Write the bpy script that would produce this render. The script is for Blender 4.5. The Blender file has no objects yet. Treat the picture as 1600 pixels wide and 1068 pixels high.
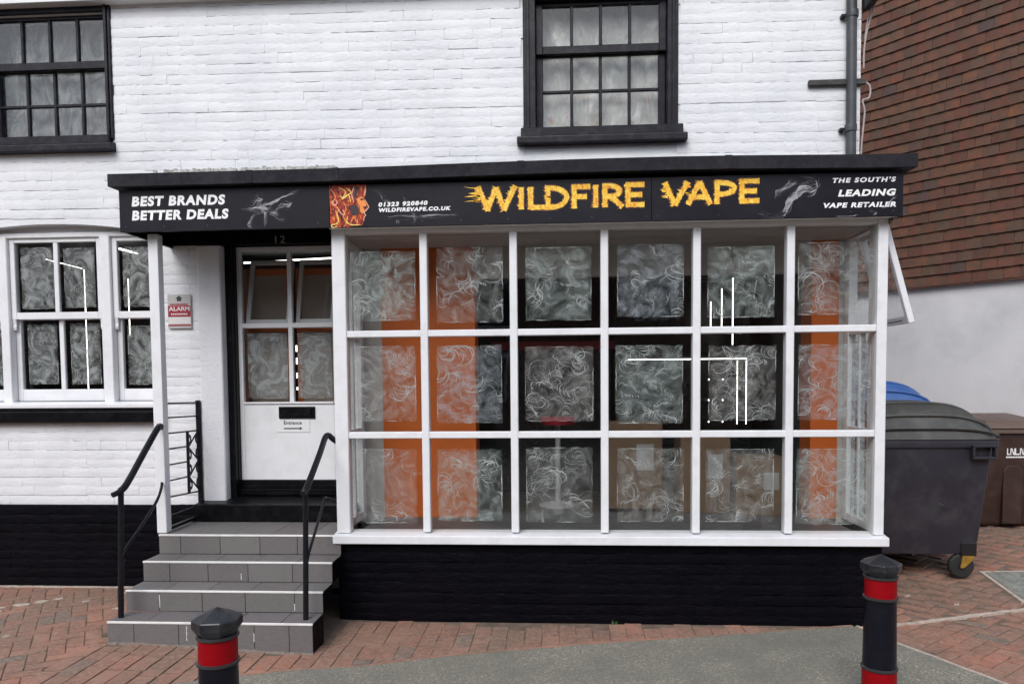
import bpy, bmesh, math, random
from mathutils import Vector, Matrix, noise

# ------------------------------------------------------------------ camera
scene = bpy.context.scene
col = scene.collection
camd = bpy.data.cameras.new("Camera")
cam = bpy.data.objects.new("Camera", camd)
col.objects.link(cam)
YAW, PITCH, ROLL = 0.0602, -0.0509, 0.0085
cy_, sy_, cp_, sp_ = math.cos(YAW), math.sin(YAW), math.cos(PITCH), math.sin(PITCH)
X_ = Vector((cy_, sy_, 0))
F_ = Vector((-sy_ * cp_, cy_ * cp_, sp_))
U_ = Vector((sy_ * sp_, -cy_ * sp_, cp_))
R_ = X_ * math.cos(ROLL) - U_ * math.sin(ROLL)
V_ = X_ * math.sin(ROLL) + U_ * math.cos(ROLL)
CAM = Vector((1.6097, -5.2821, 1.7134))
cam.matrix_world = Matrix(((R_.x, V_.x, -F_.x, CAM.x), (R_.y, V_.y, -F_.y, CAM.y),
                           (R_.z, V_.z, -F_.z, CAM.z), (0, 0, 0, 1)))
camd.sensor_width = 36.0
camd.lens = 36.0 * 1155.0 / 1600.0
camd.shift_y = (647.29 - 534.0) / 1600.0
camd.clip_start = 0.05
camd.clip_end = 2000
scene.camera = cam

# ------------------------------------------------------------------ sky, sun, exposure (overcast)
SUN_EL, SUN_AZ = math.radians(44), math.radians(196)     # azimuth from +y clockwise: behind the camera
world = bpy.data.worlds.new("World")
scene.world = world
world.use_nodes = True
wn, wl = world.node_tree.nodes, world.node_tree.links
wn.clear()
w_out = wn.new("ShaderNodeOutputWorld")
w_bg = wn.new("ShaderNodeBackground")
w_hs = wn.new("ShaderNodeHueSaturation")
w_sky = wn.new("ShaderNodeTexSky")
w_sky.sky_type = 'NISHITA'
w_sky.sun_disc = False
w_sky.sun_elevation = SUN_EL
w_sky.sun_rotation = SUN_AZ
w_sky.air_density = 1.0
w_sky.dust_density = 1.5
w_sky.ozone_density = 1.0
w_hs.inputs["Saturation"].default_value = 0.55        # cloud cover: nearly colourless sky
wl.new(w_sky.outputs[0], w_hs.inputs["Color"])
wl.new(w_hs.outputs[0], w_bg.inputs["Color"])
w_bg.inputs["Strength"].default_value = 0.15
wl.new(w_bg.outputs[0], w_out.inputs["Surface"])
sund = bpy.data.lights.new("Sun", 'SUN')
sund.energy = 1.4
sund.angle = math.radians(35)
sund.color = (1.0, 0.985, 0.97)
sun = bpy.data.objects.new("Sun", sund)
col.objects.link(sun)
sdir = Vector((math.sin(SUN_AZ) * math.cos(SUN_EL), math.cos(SUN_AZ) * math.cos(SUN_EL), math.sin(SUN_EL)))
sun.rotation_euler = (-sdir).to_track_quat('-Z', 'Y').to_euler()
sun.location = (0, -8, 12)
scene.view_settings.view_transform = 'Standard'
scene.view_settings.look = 'None'
scene.view_settings.gamma = 1.0
scene.view_settings.use_curve_mapping = False
scene.view_settings.exposure = 0.58
scene.cycles.max_bounces = 5
scene.cycles.diffuse_bounces = 3
scene.cycles.glossy_bounces = 3
scene.cycles.transparent_max_bounces = 14
scene.cycles.use_adaptive_sampling = True
scene.cycles.adaptive_threshold = 0.02
scene.cycles.use_denoising = True
scene.cycles.caustics_reflective = False
scene.cycles.caustics_refractive = False

rnd = random.Random(7)
def ss(a, b, x):
    t = max(0.0, min(1.0, (x - a) / (b - a)))
    return t * t * (3 - 2 * t)
def ground_z(x, y):
    z = -0.07 * ss(-1.5, 0.5, x)
    z += max(0.0, min(y, 3.0)) * 0.105 * ss(3.7, 4.8, x)
    z -= 0.03 * ss(1.2, 3.0, -y)
    return z

# ------------------------------------------------------------------ materials
class NT:
    def __init__(self, name):
        self.m = bpy.data.materials.new(name)
        self.m.use_nodes = True
        self.n, self.l = self.m.node_tree.nodes, self.m.node_tree.links
        self.n.clear()
        self.out = self.n.new("ShaderNodeOutputMaterial")
    def node(self, t, **kw):
        nd = self.n.new(t)
        for k, v in kw.items():
            if k in nd.inputs:
                nd.inputs[k].default_value = v
            else:
                setattr(nd, k, v)
        return nd
    def link(self, a, b):
        self.l.new(a, b)
    def coords(self, kind="Object", scale=(1, 1, 1)):
        tc = self.node("ShaderNodeTexCoord")
        mp = self.node("ShaderNodeMapping")
        mp.inputs["Scale"].default_value = scale
        self.link(tc.outputs[kind], mp.inputs[0])
        return mp.outputs[0]
    def world(self, scale=(1, 1, 1)):
        g = self.node("ShaderNodeNewGeometry")
        mp = self.node("ShaderNodeMapping")
        mp.inputs["Scale"].default_value = scale
        self.link(g.outputs["Position"], mp.inputs[0])
        return mp.outputs[0]
    def noise(self, vec, scale, detail=4, rough=0.55, dist=0.0):
        nd = self.node("ShaderNodeTexNoise", Scale=scale, Detail=detail, Roughness=rough, Distortion=dist)
        self.link(vec, nd.inputs["Vector"])
        return nd.outputs["Fac"]
    def ramp(self, fac, stops, interp='LINEAR'):
        r = self.node("ShaderNodeValToRGB")
        r.color_ramp.interpolation = interp
        e = r.color_ramp.elements
        while len(e) < len(stops):
            e.new(0.5)
        for i, (p, c) in enumerate(stops):
            e[i].position = p
            e[i].color = (c[0], c[1], c[2], 1) if not isinstance(c, (int, float)) else (c, c, c, 1)
        self.link(fac, r.inputs[0])
        return r.outputs[0]
    def math(self, op, a, b=None, c=None):
        m = self.node("ShaderNodeMath", operation=op)
        for i, v in enumerate((a, b, c)):
            if v is None:
                continue
            if isinstance(v, (int, float)):
                m.inputs[i].default_value = v
            else:
                self.link(v, m.inputs[i])
        return m.outputs[0]
    def mix(self, fac, a, b, blend='MIX'):
        m = self.node("ShaderNodeMix", data_type='RGBA', blend_type=blend)
        for sock, v in ((m.inputs[0], fac), (m.inputs[6], a), (m.inputs[7], b)):
            if isinstance(v, (int, float)):
                sock.default_value = v
            elif isinstance(v, tuple):
                sock.default_value = (v[0], v[1], v[2], 1)
            else:
                self.link(v, sock)
        return m.outputs[2]
    def rand(self):
        oi = self.node("ShaderNodeObjectInfo")
        g = self.node("ShaderNodeNewGeometry")
        s = self.math('ADD', oi.outputs["Random"], g.outputs["Random Per Island"])
        return self.math('FRACT', s)
    def bump(self, h, strength, dist=0.01, normal=None):
        b = self.node("ShaderNodeBump", Strength=strength, Distance=dist)
        self.link(h, b.inputs["Height"])
        if normal is not None:
            self.link(normal, b.inputs["Normal"])
        return b.outputs[0]
    def bsdf(self, color, rough=0.6, metal=0.0, normal=None, spec=0.5, coat=0.0):
        p = self.node("ShaderNodeBsdfPrincipled")
        def put(name, v):
            if isinstance(v, (int, float)):
                p.inputs[name].default_value = v
            elif isinstance(v, tuple):
                p.inputs[name].default_value = (v[0], v[1], v[2], 1)
            else:
                self.link(v, p.inputs[name])
        put("Base Color", color); put("Roughness", rough); put("Metallic", metal)
        put("Specular IOR Level", spec); put("Coat Weight", coat)
        if normal is not None:
            self.link(normal, p.inputs["Normal"])
        return p.outputs[0]
    def done(self, sh):
        self.link(sh, self.out.inputs["Surface"])
        return self.m

def pbr(name, c, rough=0.55, var=0.12, vscale=6.0, bump=0.12, bscale=60.0, metal=0.0, spec=0.5, dirt=None, dirt_scale=3.0, dirt_amt=0.3):
    t = NT(name)
    v = t.world()
    n = t.noise(v, vscale, 5, 0.6)
    lo = tuple(x * (1 - var) for x in c)
    hi = tuple(min(1, x * (1 + var)) for x in c)
    colr = t.ramp(n, [(0.3, lo), (0.7, hi)])
    if dirt is not None:
        d = t.noise(v, dirt_scale, 8, 0.68)
        df = t.ramp(d, [(0.48, 0.0), (0.72, dirt_amt)])
        colr = t.mix(df, colr, dirt)
    rr = t.ramp(t.noise(v, vscale * 3, 3), [(0.3, rough * 0.85), (0.7, min(1, rough * 1.15))])
    nb = t.bump(t.noise(v, bscale, 4, 0.6), bump, 0.004)
    return t.done(t.bsdf(colr, rr, metal, nb, spec))

M = {}
# white masonry paint, thick and lumpy over brick
t = NT("white_masonry_paint")
v = t.world()
cl = t.ramp(t.noise(v, 2.2, 7, 0.62), [(0.3, (0.66, 0.67, 0.695)), (0.62, (0.755, 0.76, 0.78))])
st = t.noise(t.world((9, 9, 0.7)), 1.4, 6, 0.7)
cl = t.mix(t.ramp(st, [(0.55, 0.0), (0.8, 0.22)]), cl, (0.50, 0.49, 0.47))
spots = t.noise(v, 38, 3, 0.5)
cl = t.mix(t.ramp(spots, [(0.70, 0.0), (0.76, 0.55)]), cl, (0.40, 0.38, 0.35))
n1 = t.bump(t.noise(t.world((1, 1, 2.0)), 26, 6, 0.62), 0.60, 0.0075)
n2 = t.bump(t.noise(v, 150, 3, 0.6), 0.25, 0.002, n1)
M["wall"] = t.done(t.bsdf(cl, 0.62, 0, n2, 0.35))
# black masonry paint
t = NT("black_masonry_paint")
v = t.world()
cl = t.ramp(t.noise(v, 5, 6, 0.6), [(0.3, (0.0012, 0.0010, 0.0024)), (0.7, (0.0028, 0.0024, 0.0050))])
cl = t.mix(t.ramp(t.noise(t.world((0.5, 1, 5)), 14, 7, 0.72), [(0.62, 0.0), (0.84, 0.5)]), cl, (0.022, 0.022, 0.028))
n1 = t.bump(t.noise(t.world((0.8, 1, 2.0)), 17, 7, 0.64), 0.7, 0.012)
n2 = t.bump(t.noise(v, 140, 3, 0.6), 0.25, 0.002, n1)
M["black_wall"] = t.done(t.bsdf(cl, 0.5, 0, n2, 0.09))
M["white"] = pbr("white_gloss_paint", (0.75, 0.755, 0.775), 0.34, 0.04, 3.0, 0.10, 26, dirt=(0.46, 0.45, 0.42), dirt_scale=7, dirt_amt=0.30)
M["white_dull"] = pbr("white_satin_paint", (0.72, 0.72, 0.73), 0.5, 0.05, 3.0, 0.10, 26, dirt=(0.42, 0.41, 0.39), dirt_scale=5, dirt_amt=0.25)
M["render"] = pbr("pale_render", (0.60, 0.60, 0.615), 0.85, 0.07, 1.6, 0.25, 70, dirt=(0.36, 0.37, 0.36), dirt_scale=1.3, dirt_amt=0.45)
M["black"] = pbr("black_gloss_paint", (0.003, 0.003, 0.0045), 0.36, 0.25, 8.0, 0.12, 40, spec=0.14, dirt=(0.035, 0.035, 0.036), dirt_scale=14, dirt_amt=0.3)
M["black_frame"] = pbr("black_window_paint", (0.0085, 0.0078, 0.0125), 0.42, 0.25, 7.0, 0.25, 34, spec=0.22, dirt=(0.075, 0.075, 0.082), dirt_scale=11, dirt_amt=0.4)
M["felt"] = pbr("roofing_felt", (0.014, 0.0132, 0.0185), 0.8, 0.2, 9.0, 0.4, 90, spec=0.25, dirt=(0.05, 0.05, 0.054), dirt_scale=4, dirt_amt=0.4)
M["fascia"] = pbr("sign_panel_black", (0.0085, 0.0078, 0.0130), 0.42, 0.12, 2.5, 0.03, 30, spec=0.2, dirt=(0.028, 0.028, 0.034), dirt_scale=3, dirt_amt=0.3)
M["iron"] = pbr("black_iron_paint", (0.007, 0.007, 0.010), 0.36, 0.25, 20, 0.18, 80, spec=0.3)
M["lettering"] = pbr("white_lettering", (0.82, 0.82, 0.82), 0.5, 0.02, 5, 0.0, 30)
M["dark_print"] = pbr("dark_print", (0.03, 0.03, 0.032), 0.5, 0.05, 5, 0.0, 30)
M["grey_metal"] = pbr("grey_metal", (0.32, 0.32, 0.33), 0.5, 0.08, 10, 0.05, 60)
M["pipe"] = pbr("pipe_grey_black", (0.045, 0.047, 0.052), 0.45, 0.15, 6, 0.08, 50, dirt=(0.12, 0.12, 0.12), dirt_scale=6, dirt_amt=0.3)
M["rust"] = pbr("rusty_bar", (0.05, 0.047, 0.045), 0.8, 0.4, 18, 0.5, 60)
M["sign_grey"] = pbr("sign_plate_grey", (0.42, 0.41, 0.40), 0.5, 0.08, 8, 0.05, 40)
M["sign_red"] = pbr("sign_red", (0.30, 0.012, 0.03), 0.45, 0.1, 12, 0.02, 40)
M["sign_pale"] = pbr("sign_pale", (0.66, 0.63, 0.62), 0.5, 0.06, 12, 0.02, 40)
M["notice"] = pbr("notice_plate", (0.74, 0.74, 0.745), 0.3, 0.02, 5, 0.0, 30)
M["orange"] = pbr("orange_wall_paint", (0.54, 0.108, 0.006), 0.55, 0.08, 2.0, 0.08, 50)
M["int_dark"] = pbr("shop_dark_wall", (0.045, 0.044, 0.047), 0.6, 0.15, 1.5, 0.05, 30)
M["int_ceiling"] = pbr("shop_ceiling", (0.42, 0.39, 0.37), 0.8, 0.06, 2, 0.05, 40)
M["int_floor"] = pbr("shop_floor", (0.07, 0.055, 0.045), 0.4, 0.2, 3, 0.06, 40)
M["board"] = pbr("brown_grey_board", (0.40, 0.335, 0.29), 0.8, 0.12, 5, 0.05, 40)
M["deck"] = pbr("window_deck", (0.10, 0.10, 0.105), 0.5, 0.15, 4, 0.05, 40)
M["cabinet"] = pbr("black_cabinet", (0.012, 0.012, 0.013), 0.3, 0.2, 5, 0.03, 40)
M["card"] = pbr("cardboard", (0.135, 0.080, 0.044), 0.8, 0.1, 6, 0.1, 60)
M["label"] = pbr("worn_label", (0.27, 0.265, 0.26), 0.8, 0.1, 9, 0.03, 60)
M["paper"] = pbr("paper", (0.72, 0.72, 0.72), 0.8, 0.03, 6, 0.03, 60)
M["red_cloth"] = pbr("red_vinyl", (0.35, 0.02, 0.035), 0.4, 0.1, 6, 0.05, 60)
M["bin_grey"] = pbr("bin_grey_plastic", (0.021, 0.019, 0.028), 0.5, 0.12, 3, 0.10, 120, dirt=(0.10, 0.10, 0.10), dirt_scale=5, dirt_amt=0.3)
M["bin_lid"] = pbr("bin_lid_plastic", (0.050, 0.050, 0.046), 0.55, 0.12, 3, 0.10, 120, dirt=(0.15, 0.15, 0.14), dirt_scale=5, dirt_amt=0.4)
M["bin_blue"] = pbr("bin_blue_plastic", (0.040, 0.115, 0.34), 0.45, 0.12, 3, 0.08, 120, dirt=(0.2, 0.22, 0.26), dirt_scale=5, dirt_amt=0.3)
M["bin_brown"] = pbr("bin_brown_plastic", (0.032, 0.014, 0.010), 0.5, 0.15, 4, 0.10, 120, dirt=(0.09, 0.06, 0.05), dirt_scale=5, dirt_amt=0.4)
M["bin_brown_lid"] = pbr("bin_brown_lid_plastic", (0.105, 0.070, 0.055), 0.55, 0.12, 4, 0.10, 120, dirt=(0.16, 0.13, 0.11), dirt_scale=5, dirt_amt=0.4)
M["rubber"] = pbr("rubber_tyre", (0.012, 0.012, 0.012), 0.75, 0.3, 10, 0.2, 100)
M["yellow_metal"] = pbr("yellow_zinc", (0.42, 0.25, 0.045), 0.4, 0.25, 20, 0.1, 60, metal=0.6)
M["bollard"] = pbr("bollard_plastic", (0.005, 0.005, 0.010), 0.34, 0.2, 9, 0.05, 90, spec=0.25, dirt=(0.025, 0.025, 0.03), dirt_scale=12, dirt_amt=0.3)
M["bollard_cap"] = pbr("bollard_cap_plastic", (0.010, 0.010, 0.014), 0.36, 0.2, 9, 0.06, 90, dirt=(0.10, 0.10, 0.105), dirt_scale=7, dirt_amt=0.35)
M["red_band"] = pbr("red_reflective_band", (0.26, 0.0012, 0.005), 0.45, 0.08, 20, 0.03, 160, spec=0.15)
M["ring_edge"] = pbr("bollard_ring", (0.03, 0.03, 0.032), 0.4, 0.2, 9, 0.05, 90)
M["nosing"] = pbr("step_nosing_trim", (0.74, 0.73, 0.71), 0.4, 0.05, 10, 0.05, 60, dirt=(0.4, 0.38, 0.35), dirt_scale=12, dirt_amt=0.3)
M["edging"] = pbr("pale_mortar_edging", (0.44, 0.37, 0.31), 0.9, 0.2, 22, 0.4, 90, dirt=(0.2, 0.16, 0.14), dirt_scale=16, dirt_amt=0.6)
M["grout"] = pbr("grout", (0.20, 0.165, 0.14), 0.9, 0.2, 30, 0.2, 100)
M["cable"] = pbr("cable_pale", (0.42, 0.36, 0.33), 0.6, 0.1, 20, 0.0, 60)
M["cover"] = pbr("galvanised_cover", (0.27, 0.28, 0.25), 0.55, 0.3, 16, 0.2, 90, metal=0.35, dirt=(0.13, 0.12, 0.09), dirt_scale=9, dirt_amt=0.7)
M["timber"] = pbr("bare_timber", (0.38, 0.26, 0.17), 0.7, 0.2, 12, 0.15, 40)
M["lead"] = pbr("flaking_flashing", (0.44, 0.44, 0.42), 0.75, 0.3, 30, 0.5, 70, dirt=(0.10, 0.09, 0.08), dirt_scale=20, dirt_amt=0.9)
M["far_brick"] = pbr("terrace_brick", (0.17, 0.10, 0.075), 0.85, 0.25, 3, 0.2, 40)
M["far_roof"] = pbr("terrace_roof", (0.10, 0.075, 0.065), 0.85, 0.2, 4, 0.2, 30)

# step tiles, tinted per piece
t = NT("grey_step_tile")
v = t.world()
r = t.rand()
base = t.ramp(r, [(0.0, (0.118, 0.106, 0.106)), (0.5, (0.132, 0.119, 0.120)), (0.75, (0.128, 0.126, 0.118)), (1.0, (0.150, 0.142, 0.138))])
g1 = t.noise(t.world((3, 3, 14)), 12, 6, 0.65)
base = t.mix(t.ramp(g1, [(0.35, 0.0), (0.75, 0.45)]), base, (0.22, 0.207, 0.20))
d1 = t.noise(v, 6, 7, 0.7)
base = t.mix(t.ramp(d1, [(0.55, 0.0), (0.75, 0.4)]), base, (0.09, 0.085, 0.08))
M["tile"] = t.done(t.bsdf(base, 0.62, 0, t.bump(t.noise(v, 120, 4), 0.12, 0.002), 0.4))
# tread tiles share the tile colour
M["tread"] = M["tile"]

# clay hanging tiles
t = NT("clay_tile")
v = t.world()
r = t.rand()
base = t.ramp(r, [(0.0, (0.085, 0.036, 0.026)), (0.25, (0.125, 0.046, 0.032)), (0.5, (0.16, 0.058, 0.038)), (0.72, (0.105, 0.062, 0.044)),
                  (0.86, (0.19, 0.070, 0.036)), (0.95, (0.075, 0.050, 0.052)), (1.0, (0.14, 0.055, 0.04))])
base = t.mix(t.ramp(t.noise(v, 9, 7, 0.7), [(0.36, 0.0), (0.62, 0.8)]), base, (0.068, 0.054, 0.040))
base = t.mix(t.ramp(t.noise(v, 60, 4, 0.6), [(0.5, 0.0), (0.75, 0.4)]), base, (0.20, 0.09, 0.06))
M["clay"] = t.done(t.bsdf(base, 0.85, 0, t.bump(t.noise(v, 90, 5, 0.65), 0.5, 0.004), 0.25))

# brick pavers
t = NT("brick_paver")
v = t.world()
r = t.rand()
base = t.ramp(r, [(0.0, (0.30, 0.118, 0.078)), (0.2, (0.37, 0.160, 0.108)), (0.4, (0.33, 0.135, 0.090)), (0.6, (0.30, 0.145, 0.105)),
                  (0.78, (0.40, 0.185, 0.125)), (0.90, (0.27, 0.13, 0.095)), (0.925, (0.135, 0.125, 0.110)), (1.0, (0.165, 0.150, 0.130))])
big = t.noise(v, 1.1, 6, 0.65)
base = t.mix(t.ramp(big, [(0.38, 0.0), (0.62, 0.78)]), base, (0.185, 0.128, 0.098))
grime = t.noise(v, 3.2, 7, 0.7)
base = t.mix(t.ramp(grime, [(0.44, 0.0), (0.68, 0.7)]), base, (0.125, 0.098, 0.075))
base = t.mix(t.ramp(t.noise(v, 34, 6, 0.7), [(0.42, 0.0), (0.70, 0.75)]), base, (0.36, 0.245, 0.185))
base = t.mix(t.ramp(t.noise(v, 21, 5, 0.7), [(0.58, 0.0), (0.74, 0.7)]), base, (0.085, 0.062, 0.050))
M["paver"] = t.done(t.bsdf(base, 0.78, 0, t.bump(t.noise(v, 70, 6, 0.7), 0.6, 0.006), 0.3))
# paver joints (sand and dirt)
M["joint"] = pbr("paving_joint_dirt", (0.150, 0.104, 0.080), 0.95, 0.35, 12, 0.5, 80, dirt=(0.055, 0.07, 0.03), dirt_scale=5, dirt_amt=0.5)
# asphalt
t = NT("asphalt")
v = t.world()
sp = t.node("ShaderNodeTexVoronoi", Scale=105.0)
t.link(v, sp.inputs["Vector"])
base = t.ramp(sp.outputs["Color"], [(0.0, (0.125, 0.119, 0.096)), (0.4, (0.195, 0.184, 0.150)), (0.75, (0.26, 0.245, 0.20)), (1.0, (0.44, 0.415, 0.35))])
base = t.mix(t.ramp(t.noise(v, 2.0, 7, 0.65), [(0.38, 0.0), (0.64, 0.75)]), base, (0.145, 0.139, 0.118))
base = t.mix(t.ramp(t.noise(v, 14, 6, 0.7), [(0.55, 0.0), (0.75, 0.35)]), base, (0.20, 0.185, 0.155))
hb = t.math('ADD', sp.outputs["Distance"], t.noise(v, 60, 5, 0.7))
M["asphalt"] = t.done(t.bsdf(base, 0.85, 0, t.bump(hb, 0.35, 0.004), 0.3))

# window glass: thin pane
t = NT("window_glass")
tr = t.node("ShaderNodeBsdfTransparent")
tr.inputs[0].default_value = (0.975, 0.985, 0.98, 1)
gl = t.node("ShaderNodeBsdfGlossy", Roughness=0.015)
fr = t.node("ShaderNodeFresnel", IOR=1.5)
gb_ = t.node("ShaderNodeNewGeometry")      # same reflectance from both faces of the thin pane
t.link(t.math('MULTIPLY_ADD', gb_.outputs["Backfacing"], 1 / 1.5 - 1.5, 1.5), fr.inputs["IOR"])
wob = t.bump(t.noise(t.world(), 3.5, 2, 0.5), 0.05, 0.02)
t.link(wob, gl.inputs["Normal"])
mx = t.node("ShaderNodeMixShader")
t.link(fr.outputs[0], mx.inputs[0]); t.link(tr.outputs[0], mx.inputs[1]); t.link(gl.outputs[0], mx.inputs[2])
M["glass"] = t.done(mx.outputs[0])

# whitewash smeared in swirls on the inside of the panes
def whitewash(name, seed, base_a, ring_a, tint):
    t = NT(name)
    vw = t.world()
    off = t.node("ShaderNodeVectorMath", operation='ADD')
    off.inputs[1].default_value = (seed * 3.7, seed * 1.3, seed * 2.1)
    t.link(vw, off.inputs[0])
    v = off.outputs[0]
    cloud = t.ramp(t.noise(v, 5.5, 8, 0.66, 2.4), [(0.34, 0.12), (0.52, 0.9), (0.70, 2.3)])
    fd = t.node("ShaderNodeAttribute"); fd.attribute_name = "fade"
    cloud = t.math('MULTIPLY', cloud, fd.outputs["Fac"])
    a = t.math('MINIMUM', t.math('MULTIPLY', cloud, base_a), 0.95)
    df = t.node("ShaderNodeBsdfDiffuse")
    cc = t.ramp(t.noise(v, 2.0, 3, 0.5), [(0.3, tuple(x * 0.93 for x in tint)), (0.7, tint)])
    t.link(cc, df.inputs[0])
    tr = t.node("ShaderNodeBsdfTransparent")
    mx = t.node("ShaderNodeMixShader")
    t.link(a, mx.inputs[0]); t.link(tr.outputs[0], mx.inputs[1]); t.link(df.outputs[0], mx.inputs[2])
    return t.done(mx.outputs[0])
WASH = [whitewash("whitewash_%d" % i, i + 1, ba, ra, ti) for i, (ba, ra, ti) in enumerate(
    [(0.17, 0.05, (0.58, 0.58, 0.57)), (0.23, 0.05, (0.52, 0.56, 0.61)), (0.27, 0.05, (0.51, 0.57, 0.555)), (0.21, 0.05, (0.58, 0.56, 0.55))])]
WASH_DENSE = whitewash("whitewash_dense", 9, 0.62, 0.08, (0.40, 0.41, 0.415))
STROKE = pbr("whitewash_line", (0.46, 0.47, 0.47), 0.9, 0.25, 18, 0.0, 30)
STROKE_SOFT = pbr("whitewash_line_soft", (0.40, 0.41, 0.41), 0.9, 0.25, 18, 0.0, 30)

# crumpled sheet behind the upper windows
def crumpled(name, stops, flower):
    t = NT(name)
    v = t.world()
    cr = t.noise(t.world((1, 1, 0.5)), 5.0, 8, 0.64, 0.7)
    base = t.ramp(cr, stops)  # light and dark of the creases painted into the sheet's colour
    fl = t.noise(v, 11, 3, 0.5)
    sepz = t.node("ShaderNodeSeparateXYZ"); t.link(v, sepz.inputs[0])
    low = t.ramp(t.math('SUBTRACT', sepz.outputs[2], 3.6), [(0.12, 1.0), (0.42, 0.0)])
    base = t.mix(t.math('MULTIPLY', low, t.ramp(fl, [(0.54, 0.0), (0.66, flower)])), base, (0.26, 0.07, 0.075))
    base = t.mix(t.math('MULTIPLY', low, t.ramp(t.noise(v, 7, 2, 0.5), [(0.58, 0.0), (0.68, 0.5)])), base, (0.28, 0.22, 0.10))
    return t.done(t.bsdf(base, 0.6, 0, t.bump(cr, 0.8, 0.04), 0.4))
M["sheet"] = crumpled("crumpled_sheet", [(0.34, (0.20, 0.195, 0.19)), (0.46, (0.44, 0.43, 0.41)), (0.54, (0.36, 0.35, 0.335)), (0.68, (0.68, 0.665, 0.63))], 0.75)
M["sheet_dark"] = crumpled("crumpled_sheet_dark", [(0.36, (0.05, 0.05, 0.055)), (0.46, (0.22, 0.22, 0.225)), (0.54, (0.09, 0.09, 0.09)), (0.70, (0.40, 0.40, 0.40))], 0.2)

# flame print
t = NT("flame_print")
v = t.world((1.0, 1.0, 0.45))
fn = t.noise(v, 26, 5, 0.62, 2.6)
base = t.ramp(fn, [(0.36, (0.035, 0.003, 0.003)), (0.47, (0.20, 0.014, 0.008)), (0.57, (0.48, 0.060, 0.020)), (0.66, (0.74, 0.25, 0.045)), (0.78, (0.88, 0.66, 0.22))])
M["flame"] = t.done(t.bsdf(base, 0.45, 0, None, 0.3))
t = NT("fire_lettering")
v = t.world()
fn = t.noise(t.world((1, 1, 0.6)), 42, 5, 0.62, 1.0)
base = t.ramp(fn, [(0.27, (0.50, 0.10, 0.012)), (0.38, (0.78, 0.31, 0.03)), (0.50, (0.87, 0.52, 0.045)), (0.70, (0.91, 0.71, 0.15))])
M["fire"] = t.done(t.bsdf(base, 0.45, 0, None, 0.3))
M["fire_edge"] = pbr("fire_lettering_edge", (0.13, 0.040, 0.010), 0.5, 0.4, 60, 0, 30)
def flat(name, c, rough=0.5):
    t = NT(name)
    return t.done(t.bsdf(c, rough, 0, None, 0.3))
M["fl_yellow"] = flat("print_yellow", (0.88, 0.66, 0.16))
M["fl_orange"] = flat("print_orange", (0.80, 0.27, 0.06))
M["fl_pink"] = flat("print_pink", (0.80, 0.42, 0.30))
M["fl_dark"] = flat("print_dark", (0.045, 0.030, 0.032))
t = NT("printed_smoke")
df = t.node("ShaderNodeBsdfDiffuse"); df.inputs[0].default_value = (0.62, 0.62, 0.65, 1)
tr = t.node("ShaderNodeBsdfTransparent")
mx = t.node("ShaderNodeMixShader"); 
t.link(t.ramp(t.noise(t.world(), 14, 4, 0.6), [(0.36, 0.02), (0.66, 0.38)]), mx.inputs[0])
t.link(tr.outputs[0], mx.inputs[1]); t.link(df.outputs[0], mx.inputs[2])
M["smoke"] = t.done(mx.outputs[0])
t = NT("lit_led_tube")
em = t.node("ShaderNodeEmission", Strength=4.0); em.inputs[0].default_value = (1.0, 0.97, 0.92, 1)
M["led"] = t.done(em.outputs[0])

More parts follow.
